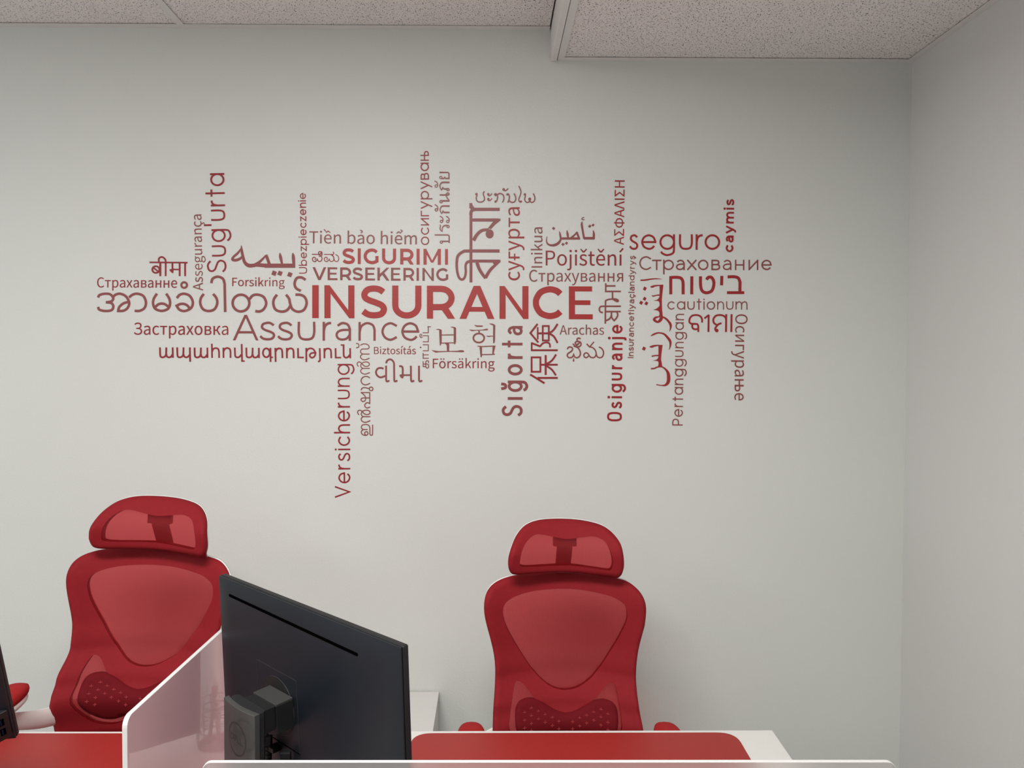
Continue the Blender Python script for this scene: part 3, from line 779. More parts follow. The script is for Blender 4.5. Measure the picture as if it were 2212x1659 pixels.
TRACE = """
# word|name/label|color|frame x0 y0 scale|default w
@Burmese|M|190 340 4.424|24|word in muted red Burmese script, widest on the left side, ending at the big INSURANCE
C 98,1340 112,1315 165,1303 215,1310 242,1345 225,1375 172,1385
C 172,1385 225,1393 243,1425 225,1460 165,1468 110,1455 98,1428
C 243,1332 265,1312 310,1303 365,1330 395,1390 378,1440 340,1465 290,1468! 300,1430 340,1395 393,1380
|
C 393,1338 430,1311 475,1303 530,1325 555,1385 540,1440 495,1466 447,1466
|
C 660,1302 630,1350 623,1400 645,1447 705,1467 765,1447 785,1400 778,1350 748,1302
C 642,1432 672,1405 705,1397 740,1405 772,1430
|
C 850,1345 875,1315 920,1303 975,1325 1003,1385 985,1440 925,1468 875,1455 848,1418! 880,1402 915,1400 950,1415 975,1448
|
R 920 1220 27 27 20
|
C 1108,1305 1080,1345 1074,1395 1100,1450 1155,1468 1210,1450 1236,1395 1228,1345 1197,1305
|
C 1180,1202 1192,1160 1240,1140 1290,1160 1307,1210! 1312,1478
|
R 1463 1392 80 80 24
C 1545,1355 1575,1320 1625,1312 1680,1335 1704,1395 1680,1450 1640,1472 1600,1468
|
C 1808,1312 1780,1350 1772,1400 1795,1455 1855,1474 1905,1458 1933,1420
C 1893,1312 1922,1350 1933,1400 1955,1450 2010,1475 2065,1455 2090,1395 2075,1340 2035,1314 1983,1312
|
C 2080,1170 2040,1147 1995,1155 1975,1205 1990,1250 2034,1275
@Devanagari|R|190 340 4.424|17|word in dark red Devanagari script above the far left Cyrillic word
L 590,1003 952,1006 14
L 692,1003 692,1135
R 650 1072 34 32 15
L 625,1052 678,1096 13
C 743,1135! 743,1000 735,970 708,952 680,965 678,1000
|
L 808,1003 808,1075
L 800,1070 877,1072 14
B 779,1076 800,1066 818,1074 814,1106 800,1100
L 877,1003 877,1135
|
L 929,1003 929,1135
@Persian|M|190 340 4.424|26|large muted red Persian script word above the small word Forsikring
C 1466,842,6 1470,890,24 1482,950,26 1500,1005,30 1540,1034,36 1600,1030,34
C 1462,872,10 1435,912,20 1395,948,22 1381,975,24 1410,983,26 1450,970,24 1478,945,16
C 1590,1032,32 1645,995,24 1703,936,14
L 1702,932 1738,1030 28
L 1600,1025 1720,1036 36
L 1690,1035 1981,1035 40
C 1835,912,5 1840,950,28 1856,1020,18
C 1957,912,5 1963,950,30 1969,1035,24
|
P 1768,1080 1805,1094 1791,1134 1754,1119
|
P 1826,1082 1861,1096 1846,1133 1809,1119
|
P 1920,1095 1957,1108 1940,1145 1904,1132
@Kannada|R|665 530 27.65|48|small dark red Kannada script word left of SIGURIMI
L 250,535 650,540
C 418,865 455,820 452,760 410,718 350,715 290,760 275,840 320,940 400,970 480,945 540,880 565,818! 590,880 650,950 715,965 790,930 840,840 842,740 800,645 730,585 650,545
R 716 450 78 80 45
C 760,385 815,385 848,450 850,540 815,620 740,655 655,643
L 800,400 800,520 60
|
C 965,542! 1440,545! 1505,545 1550,490 1540,430 1500,388
C 1125,868 1162,820 1155,750 1110,714 1060,714 1000,760 985,840 1025,935 1110,970 1190,940 1250,880 1278,820! 1300,880 1350,950 1425,970 1500,935 1550,850 1545,750 1490,640 1380,558
C 1455,565 1520,650 1560,760 1582,870 1635,945 1715,972 1800,930 1845,820 1825,690 1755,600 1650,548
@Thai|M|930 440 18.43|50|tall muted red Thai script word rotated upward beside a light Cyrillic word
C 165,1246! 680,1248! 728,1268 742,1320! 742,1565
L 470,1500 740,1500 55
R 430 1532 45 45 38
|
R 698 912 46 46 38
C 700,870,58 570,873,56 500,915,46 467,990,40 462,1100,40! 405,1065,38 378,990,44 395,900,44 385,830,40
|
R 435 707 48 48 36
C 485,700 495,620 450,540 372,500 42
R 685 707 48 48 36
C 735,700 740,620 690,540 618,500 42
|
C 757,97,64! 490,97,60 420,135,48 382,230,46 400,320,44 450,388,40! 480,330,38 498,262,30
C 500,300,36! 530,340,56 570,350,62! 757,350,62
|
R 230 247 50 50 36
C 280,245 288,170 250,85 168,38 42
|
L 365,-345 700,-345 60
C 700,-345 742,-375 722,-418 680,-428 630,-390 618,-325 660,-230 745,-125 42
L 440,-110 755,-110 62
R 420 -78 48 48 38
|
C 755,-845,62! 480,-845,60 405,-790,48 374,-710,46 392,-620,44 440,-545,40! 472,-600,38 488,-670,30
C 492,-640,34! 525,-595,52 570,-586,56! 690,-590,56
R 692 -560 47 47 38
|
R 228 -700 50 50 36
C 278,-705 282,-780 242,-862 158,-900 42
|
C 355,-1243,62! 690,-1240! 728,-1210 733,-1160! 733,-975 50
L 590,-1000 755,-1000 54
C 610,-1002,54 562,-1035,50 520,-1000,52 440,-997,46
L 562,-1085 562,-1030 24
R 412 -1040 47 47 36
@Lao|M|1020 395 15.8|42|small muted red Lao script word at the top, above the tall Bengali word
D 145 388 44
C 160,395 160,440 138,500 150,590 200,645 280,658 360,640 415,580 415,500 385,410 382,340 425,295
|
D 550,390 43
C 525,400 560,440 600,442 640,410 672,362 34
D 550,555 43
C 525,565 560,605 600,607 640,575 672,527 34
|
D 797 402 52
C 830,385 860,430 862,520 840,610 800,655 42
D 798 640 40
C 860,400 920,370 980,367 1050,410 1083,500 1070,590 1028,672
|
D 1075 228 46
C 1050,250 1110,270 1170,250 1228,195 36
|
D 1200 398 38
C 1205,375 1250,400 1268,490 1250,590 1215,675
C 1250,600 1310,650 1380,668 1450,640 1485,550 1470,450 1428,365
|
C 1590,105 1642,220 1667,310 1642,420 1602,520 1590,590 1620,650 1665,660
D 1665 640 38
|
D 1797 395 42
C 1815,400 1812,470 1790,550 1820,640 1890,670 1955,640
D 1962 555 52
L 1962,560 1962,650 64
C 1970,640 2040,668 2110,630 2140,550 2125,450 2082,365
@Bengali|M|960 380 5.53|34|large muted red Bengali script word rotated upward, above the letter R of INSURANCE
L 317,1272 317,440
C 317,470! 317,440 330,412 365,400! 660,400 38
P 298,325 331,325 336,350 360,382 330,405 298,385
|
L 317,527 650,527 37
P 560,545 668,508 669,533 610,578 557,635 520,625 582,546
E 540 693 48 54
C 530,642,30 450,652,36 390,700,38 348,772,42
|
C 658,897,38! 290,897,36 225,905,34 165,950,33 148,1020,32 150,1120,30 170,1205,30 205,1238,28 240,1215,28 255,1150,28 253,1070,28 275,1030,32 320,1017,34! 660,1018,34
P 575,1030 668,1004 669,1030 640,1050 600,1085
C 645,1035,20 585,1085,34 535,1140,36 490,1218,38
C 492,1222,36! 455,1175,36 415,1110,38 388,1035,40
@Arabic|M|960 380 5.53|22|muted red Arabic script word above Pojisteni, with a long curled tail
C 1775,650,6 1784,690,24 1782,755,26
L 1665,745 1792,745 30
C 1646,545,5 1640,580,24 1652,660,22 1668,748,24
C 1670,497 1645,503 1643,520 1672,524 9
|
P 1735,582 1755,597 1736,621 1714,605
|
P 1777,568 1794,585 1776,607 1755,592
|
L 1385,748 1620,748 28
C 1505,748,26 1548,712,22 1582,676,16
L 1578,668 1612,755 24
C 1463,648,5 1470,690,26 1478,745,20
C 1373,662,6 1382,700,22 1388,755,22 1368,795,30 1330,822,32 1280,830,26 1237,815,20 1220,780,15 1225,725,8
|
P 1300,608 1324,625 1306,648 1284,629
|
P 1413,798 1436,815 1418,838 1396,820
|
P 1456,784 1477,800 1460,823 1438,806
@Gurmukhi|M|1285 605 16.58|54|muted red Gurmukhi script word rotated upward, just right of INSURANCE
L 388,115 388,412 52
L 388,210 735,210
|
L 360,407 930,407
L 630,407 630,680
C 660,680 540,685 450,705 378,740
L 380,730 378,920
B 610,665 640,650 720,650 810,675 855,715 858,755 820,792 770,790 690,750 635,705
|
L 378,920 374,1120
C 925,938! 260,938! 195,955 160,1020 165,1090 205,1145 285,1162
|
L 374,1100 371,1560
L 375,1128 920,1128
C 590,1128! 590,1240 565,1330 490,1410 385,1452
C 590,1240! 600,1330 640,1400 688,1450! 765,1365 812,1270 805,1190 768,1135
@Urdu|B|1375 590 12.76|40|bold bright red Urdu script word running vertically beside the Hebrew word
C 105,197,38 250,190,44 400,165,36 550,155,28 700,165,5
|
P 212,368 281,405 243,487 173,455
|
P 214,649 273,690 238,764 168,726
|
P 112,758 181,800 139,874 73,835
|
P 260,778 320,815 285,892 213,852
|
C 378,372,10 430,377,58 500,352,44 640,335,26
P 632,322 737,319 706,600 695,720 698,900 705,1050 722,1192 700,1250 612,1200 632,1130 628,1060 635,900 634,700 636,500 634,380
C 418,618,16 470,632,34 550,610,28 645,605,42
P 470,757 560,738 605,700 640,630 680,640 680,840 640,850 620,790 585,765 530,762
P 460,1015 540,985 610,930 645,880 680,900 680,1080 630,1090 600,1042 540,1022
C 640,1200,24 530,1222,52 485,1285,70 575,1345,56 650,1300,80 690,1215,90
|
C 712,1205,36 800,1250,50 880,1330,58 935,1420,66 935,1520,38 905,1612,4
|
C 390,1737,8 450,1697,42 560,1652,40 650,1648,36 760,1682,48 860,1782,64 925,1882,66 930,1992,42 895,2112,8
|
P 187,2020 256,2062 218,2136 150,2102
|
C 355,2027,10 410,2028,58 490,2003,44 612,1986,26
P 603,1979 713,1979 682,2232 670,2382 690,2472 706,2577 590,2577 606,2512 603,2232
C 415,2292,34! 520,2270,30 610,2272,40
P 455,2412 540,2390 580,2360 610,2290 650,2300 650,2480 612,2470 590,2430 550,2415
|
C 395,2632,36 480,2627,34 560,2592,32 640,2577,34 720,2592,34 805,2657,50 865,2752,78 882,2882,92 868,3002,84 800,3080,56 700,3094,26 545,3071,24
@Hebrew|B|1300 370 5.53|36|bold bright red Hebrew word below the light Cyrillic word, right of the Urdu word
C 823,1470! 823,1270! 880,1266 940,1275 966,1310 971,1360! 971,1470
|
L 1075,1255 1073,1470
|
C 1178,1255! 1180,1370 1200,1430 1250,1452 1310,1430 1335,1370 1335,1310 1308,1268 1272,1268 1250,1295
|
L 1433,1250 1430,1362
|
C 1502,1262! 1580,1260 1630,1277 1650,1325! 1648,1450
L 1495,1450 1700,1450 34
@Oriya|B|1480 665 20.11|78|bold bright red Oriya script word below cautionum on the right
C 725,638 735,520 695,410 600,335 460,312 310,340 210,440 178,560 195,640 260,690! 460,698! 535,718 568,800! 570,1048
C 330,700 302,790 335,890 430,930 560,912 76
|
L 835,460 1025,305 72
L 1020,300 1008,1048 80
|
L 1782,275 1770,1048 80
C 1775,520 1750,420 1650,340 1500,310 1340,340 1240,450 1222,560 1260,670 1370,740
C 1575,665 1450,710 1360,800 1300,900 1310,985 74
D 1368 985 76
|
L 2012,275 2000,1048 80
@Telugu|M|1215 720 22.12|64|small muted red Telugu script word under the word Arachas
C 225,752 285,670 365,650 450,680 478,760 430,850 330,915 250,980 225,1060 270,1140 360,1165 450,1140 510,1070 532,1010! 562,1090 620,1150 690,1165 790,1120 850,1000 842,880 790,760 700,670 530,610
L 492,500 622,622 62
C 860,272 810,232 750,228 697,270 705,340 760,385 840,410 885,490 870,570 800,632 690,650
C 760,385 680,388 615,435 625,510 690,535 750,500 820,430
L 640,622 830,430 60
P 520,1182 545,1182 577,1345 482,1345
|
C 1155,500! 1290,650! 1400,665 1500,730 1580,840 1608,970 1580,1080 1520,1150 1440,1165 1350,1140 1280,1070 1220,975 1130,930 1045,980 1020,1060 1060,1140 1130,1165 1200,1130 1262,1055
L 1505,405 1315,630 60
C 1605,940 1632,1060 1690,1140 1790,1165 1900,1120 1960,980 1940,830 1865,720 1740,650
@Japanese|R|1000 620 5.53|22|red word of two Japanese characters rotated upward, right of the tall word Sigorta
C 803,1045 870,1085 975,1150 24
L 890,1086 1132,1086 24
L 810,840 935,840
L 925,840 925,1012
L 810,1012 935,1012
L 820,830 820,1022
L 988,812 988,1050 24
L 925,928 1132,928
C 985,925 1060,880 1112,805
C 985,935 1060,985 1110,1055
|
L 812,755 1132,755
L 821,765 821,662 20
L 818,668 925,710
C 920,712 955,672 1005,662 1035,680 1040,722 20
C 892,440! 805,550! 900,662
L 893,480 893,625 18
L 945,465 1035,465 20
L 1025,460 1025,645 20
L 945,638 1035,638 20
L 953,460 953,645 20
L 893,553 1030,553
C 1025,553 1080,515 1130,440
C 1025,553 1085,590 1130,668
@Korean|M|925 690 13.825|60|muted red word of two Korean characters below the letters RANC of INSURANCE
C 232,298,10 300,298,32 350,310,34 400,325,30
P 325,345 330,318 400,318 405,330 403,700 385,740 372,775 358,785 345,770 338,640
C 670,230,10 730,235,34 790,250,40 825,268,30
P 762,295 755,250 832,262 832,600 825,690 800,745 783,748 770,720 760,640
L 395,466 765,461 30
L 395,706 765,698 28
P 490,718 605,712 627,735 625,950 560,950 554,790 530,745
C 105,922,8 230,962,54 320,962,34 600,955,26 850,955,36 950,948,58 1030,950,58 1072,957,22
|
C 1375,165,6 1440,195,40 1520,200,40 1605,200,40 1632,200,20
C 1228,305,6 1310,330,38 1400,326,22 1600,318,22 1700,305,40 1760,300,48 1782,302,22
P 1480,332 1525,332 1547,370 1530,405 1495,405 1502,370
R 1510 555 162 135 50
C 1730,487,6 1800,508,32 1860,499,24 1945,497,24
C 1822,130,8 1890,140,36 1950,165,48 1995,185,36
P 1938,200 2000,175 1995,600 1985,680 1960,720 1940,705 1936,600
C 1460,795,8 1530,802,32 1610,815,34
P 1530,825 1605,812 1607,1080 1590,1120 1573,1132 1560,1110 1545,960
L 1600,810 2000,794 30
P 1922,790 2007,790 1948,1040 1912,1040
L 1600,1050 1920,1045 28
C 1900,1045,28 1950,1038,38 1990,1042,22
@Tamil|M|900 700 16.59|30|small thin muted red Tamil script word rotated upward after the word Assurance
L 232,1332 232,1540
L 232,1525 330,1525
L 232,1430 350,1430 28
C 428,1398 425,1335 380,1312 332,1340 326,1420 326,1500 345,1560 385,1575 425,1545 430,1480 400,1440 340,1430
|
L 232,1035 232,1240
L 232,1103 435,1103
L 220,1225 435,1225
|
C 220,742! 417,742! 417,957! 220,957
D 142 837 28
|
C 220,418! 417,418! 417,635! 220,635
|
C 208,460 180,485 140,480 113,435 113,390 145,358 178,372 185,400 165,430 140,425 26
|
C 215,312! 415,312! 415,75
L 388,97 510,97
@Malayalam|M|765 735 15.08|31|thin muted red Malayalam script word rotated upward, right of Versicherung
C 600,2748 600,3038 590,3078 560,3093 525,3078 513,3038 513,2868 490,2788 430,2748 350,2743 270,2763 235,2818 250,2878 310,2903
L 280,2905 437,2905
C 300,2905 240,2958 240,3028 300,3083 370,3096 430,3078 450,3028 430,2983 385,2978 345,3008 350,3058 390,3090
|
C 160,2423 120,2378 120,2308 180,2278 240,2298 320,2383 390,2418 460,2413 510,2378 510,2318 450,2280 360,2278 280,2308 235,2368 240,2438 290,2485! 525,2487
C 290,2488 235,2538 240,2608 300,2658 390,2668 525,2615
|
L 215,1703 510,1703
L 508,1690 508,2078
C 225,1700 300,1758 360,1828 378,1908 350,1968 290,1993 240,1968 225,1918 270,1876! 500,1876
C 512,2070 470,2038 420,2033 365,2068 345,2118 370,2178 430,2203 522,2168
|
C 225,1625 260,1560 330,1540 400,1550 485,1570
R 552 1582 60 60 30
|
C 510,1230 440,1180 350,1180 270,1220 225,1310 260,1400 330,1445 410,1445 518,1398
|
C 145,855 105,810 105,740 160,705 220,730 300,810 350,845 430,850 490,810 490,750 430,710 330,712 260,745 220,800 225,870 280,915! 510,918
C 280,918 220,970 225,1040 290,1090 380,1100 512,1050
|
C 205,168 280,125 370,120 450,150 490,210 465,270 390,285! 270,285 215,330 215,400 280,448! 505,450
C 280,450 215,500 215,570 280,625 380,630 502,580
|
C 65,105! 110,105 150,140 155,190 130,235 65,242
@Gujarati|M|800 770 18.43|74|muted red Gujarati script word below the small word Biztositas
C 528,485 400,455 290,490 228,600 250,720 340,810 440,828 600,770
C 626,365! 628,890! 635,960 665,995 715,980 758,955 70
|
C 628,270 660,180 730,125 800,115 880,160 940,260 945,400! 950,890! 958,965 985,995 1030,980 1078,955 72
|
C 1150,388 1230,388 1275,425 1290,500! 1290,740
B 1330,705 1250,708 1185,720 1163,755 1195,815 1240,860 1285,872 1315,845 1328,780
L 1310,742 1600,742 64
C 1612,370! 1618,890! 1628,965 1655,995 1700,980 1745,955 72
|
C 1935,370! 1936,890! 1946,965 1975,995 2018,980 2065,955 72
@Armenian|R|335 735 10.055|36|red Armenian script word at the bottom left, below the word Assurance
C 108,155! 112,310 125,355 160,370 205,358 238,310 246,155
C 244,300 260,350 300,370 345,358 378,310
L 384,155 388,380
|
C 482,155! 487,310 500,355 535,370 580,358 612,310 620,155
C 618,300 635,350 675,370 720,355 752,315
L 757,155 764,465
|
C 860,160! 864,312 877,357 912,372 957,360 990,312 998,160
C 996,302 1012,352 1052,372 1097,360 1130,312
L 1136,160 1140,382
|
L 1234,75 1240,382
C 1245,240 1265,190 1325,170 1375,195 1390,260! 1392,382
|
L 1484,160 1488,382
C 1492,240 1515,190 1570,168 1625,195 1640,260! 1640,382
|
C 1733,160! 1738,310 1750,355 1790,372 1835,358 1872,310
L 1882,80 1890,450
L 1873,452 1948,452 32
|
C 1983,160! 1987,315 2000,360 2035,373 2080,363 2113,315 2120,162
C 2120,305 2137,357 2172,375 2217,361 2250,315
L 2254,165 2259,386
|
R 2417 272 73 96 36
L 2507,165 2510,470
L 2500,370 2562,370 30
|
L 2613,165 2620,470
C 2623,245 2647,195 2702,175 2752,200 2764,265! 2767,385
|
L 2862,165 2865,388
C 2869,245 2892,195 2947,175 2997,200 3010,265! 3012,388
|
L 3105,170 3109,388
L 3097,373 3230,373 32
|
L 3284,168 3287,470
C 3291,245 3322,195 3382,175 3442,200 3476,260 3476,325 3442,368 3397,378 3362,340 3375,295 3422,275 3505,272
|
C 3577,172! 3582,395 3577,445 3540,465
|
L 3677,172 3680,390
C 3684,245 3707,195 3762,180 3812,205 3824,265! 3827,390
|
L 3920,172 3924,390
L 3912,377 4042,377 32
|
L 4033,103 4112,103 30
C 4095,100! 4097,310 4109,355 4147,378 4192,362 4228,315
L 4237,172 4240,390
"""
GLYPH = """
o 100|R 50 50 50 50
ɑ 100|R 50 50 50 50|L 100,0 100,100
a 78|C 8,85 25,97 42,100 66,90 78,64! 78,0!|C 78,58! 38,58 10,48 0,28 10,7 34,0 60,7 78,30
b 100|R 50 50 50 50|L 0,0 0,144
c 86|C 86,84 50,100 15,85 0,50 15,15 50,0 86,16
ç 86|C 86,84 50,100 15,85 0,50 15,15 50,0 86,16|C 48,-8 58,-18 50,-32 28,-30
d 100|R 50 50 50 50|L 100,0 100,144
e 100|L 2,50 100,50|C 100,50 86,85 50,100 15,85 0,50 15,15 50,0 75,6 90,20
g 100|R 50 50 50 50|C 100,100! 100,0 90,-33 50,-46 18,-36 5,-22
ğ 100|R 50 50 50 50|C 100,100! 100,0 90,-33 50,-46 18,-36 5,-22|C 22,150 30,128 50,122 70,128 78,150
h 80|L 0,0 0,144|C 0,45 10,82 40,100 70,88 80,60! 80,0!
i 0|L 0,0 0,100|D 0 135
ı 0|L 0,0 0,100
j 0|C 0,100! 0,-25 -10,-45 -28,-45|D 0 135
m 150|L 0,0 0,100|C 0,50 12,85 40,100 66,90 75,60! 75,0!|C 75,50 87,85 115,100 141,90 150,60! 150,0!
n 80|L 0,0 0,100|C 0,45 10,82 40,100 70,88 80,60! 80,0!
p 100|R 50 50 50 50|L 0,100 0,-48
r 42|L 0,0 0,100|C 0,50 8,82 25,97 42,100
s 70|C 68,86 52,98 35,100 12,92 6,73 20,58 50,46 68,34 70,18 58,4 35,0 12,5 -2,18
ş 70|C 68,86 52,98 35,100 12,92 6,73 20,58 50,46 68,34 70,18 58,4 35,0 12,5 -2,18|C 38,-8 48,-18 40,-32 18,-30
t 48|L 22,0 22,138|L 0,100 48,100
ţ 48|C 16,135! 16,25 28,2 50,4|L 0,100 48,100
u 84|C 0,100! 0,38 12,8 42,0 72,8 84,38 84,100!
ü 80|C 0,100! 0,40 10,12 40,0 70,18 80,55|L 80,0 80,100
l 0|L 0,0 0,144
y 88|L 0,100 45,2|C 88,100! 40,-12! 25,-38 5,-44
z 74|C 0,100! 72,100! 0,0! 76,0!
' 0|L 0,155 0,112
A 124|P 0,0 a,0 Wc+,H Wc-,H|P W-a,0 W,0 Wc+,H Wc-,H|L 26,42 98,42
S 96|C 92,120 70,136 48,140 16,131 5,107 20,84 52,72 84,58 96,36 82,9 50,0 20,5 0,22
U 108|C 0,140! 0,58 12,15 54,0 96,15 108,58 108,140!
V 110|L 0,140 55,2 110,140
P 92|L 0,0 0,140|C 0,140! 50,140! 82,128 92,98 82,68 50,56! 0,56!
I 0|L 0,0 0,140
O 140|R 70 70 70 70
Ø 100|C 0,95 14,130 50,140 86,130 100,95! 100,45! 86,10 50,0 14,10 0,45! 0,95!
С 118|C 118,118 70,140 20,120 0,70 20,20 70,0 118,22
с 86|C 86,84 50,100 15,85 0,50 15,15 50,0 86,16
т 84|L 42,0 42,100|L 0,100 84,100
х 80|L 0,0 80,100|L 0,100 80,0
и 84|L 0,0 0,100|L 84,0 84,100|L 0,0 84,100
г 62|L 0,0 0,100|L 0,100 62,100
у 88|L 0,100 45,2|L 88,100 25,-46
р 100|R 50 50 50 50|L 0,100 0,-48
в 76|L 0,0 0,100|C 0,100! 45,100! 64,92 68,76 62,60 45,54! 0,54!|C 45,54! 68,48 76,28 68,7 45,0! 0,0!
н 80|L 0,0 0,100|L 80,0 80,100|L 0,50 80,50
њ 118|L 0,0 0,100|L 66,0 66,100|L 0,52 66,52|C 66,52! 92,52! 113,42 118,26 113,8 92,0! 66,0!
а 78|C 8,85 25,97 42,100 66,90 78,64! 78,0!|C 78,58! 38,58 10,48 0,28 10,7 34,0 60,7 78,30
о 100|R 50 50 50 50
е 100|L 2,50 100,50|C 100,50 86,85 50,100 15,85 0,50 15,15 50,0 75,6 90,20
"""
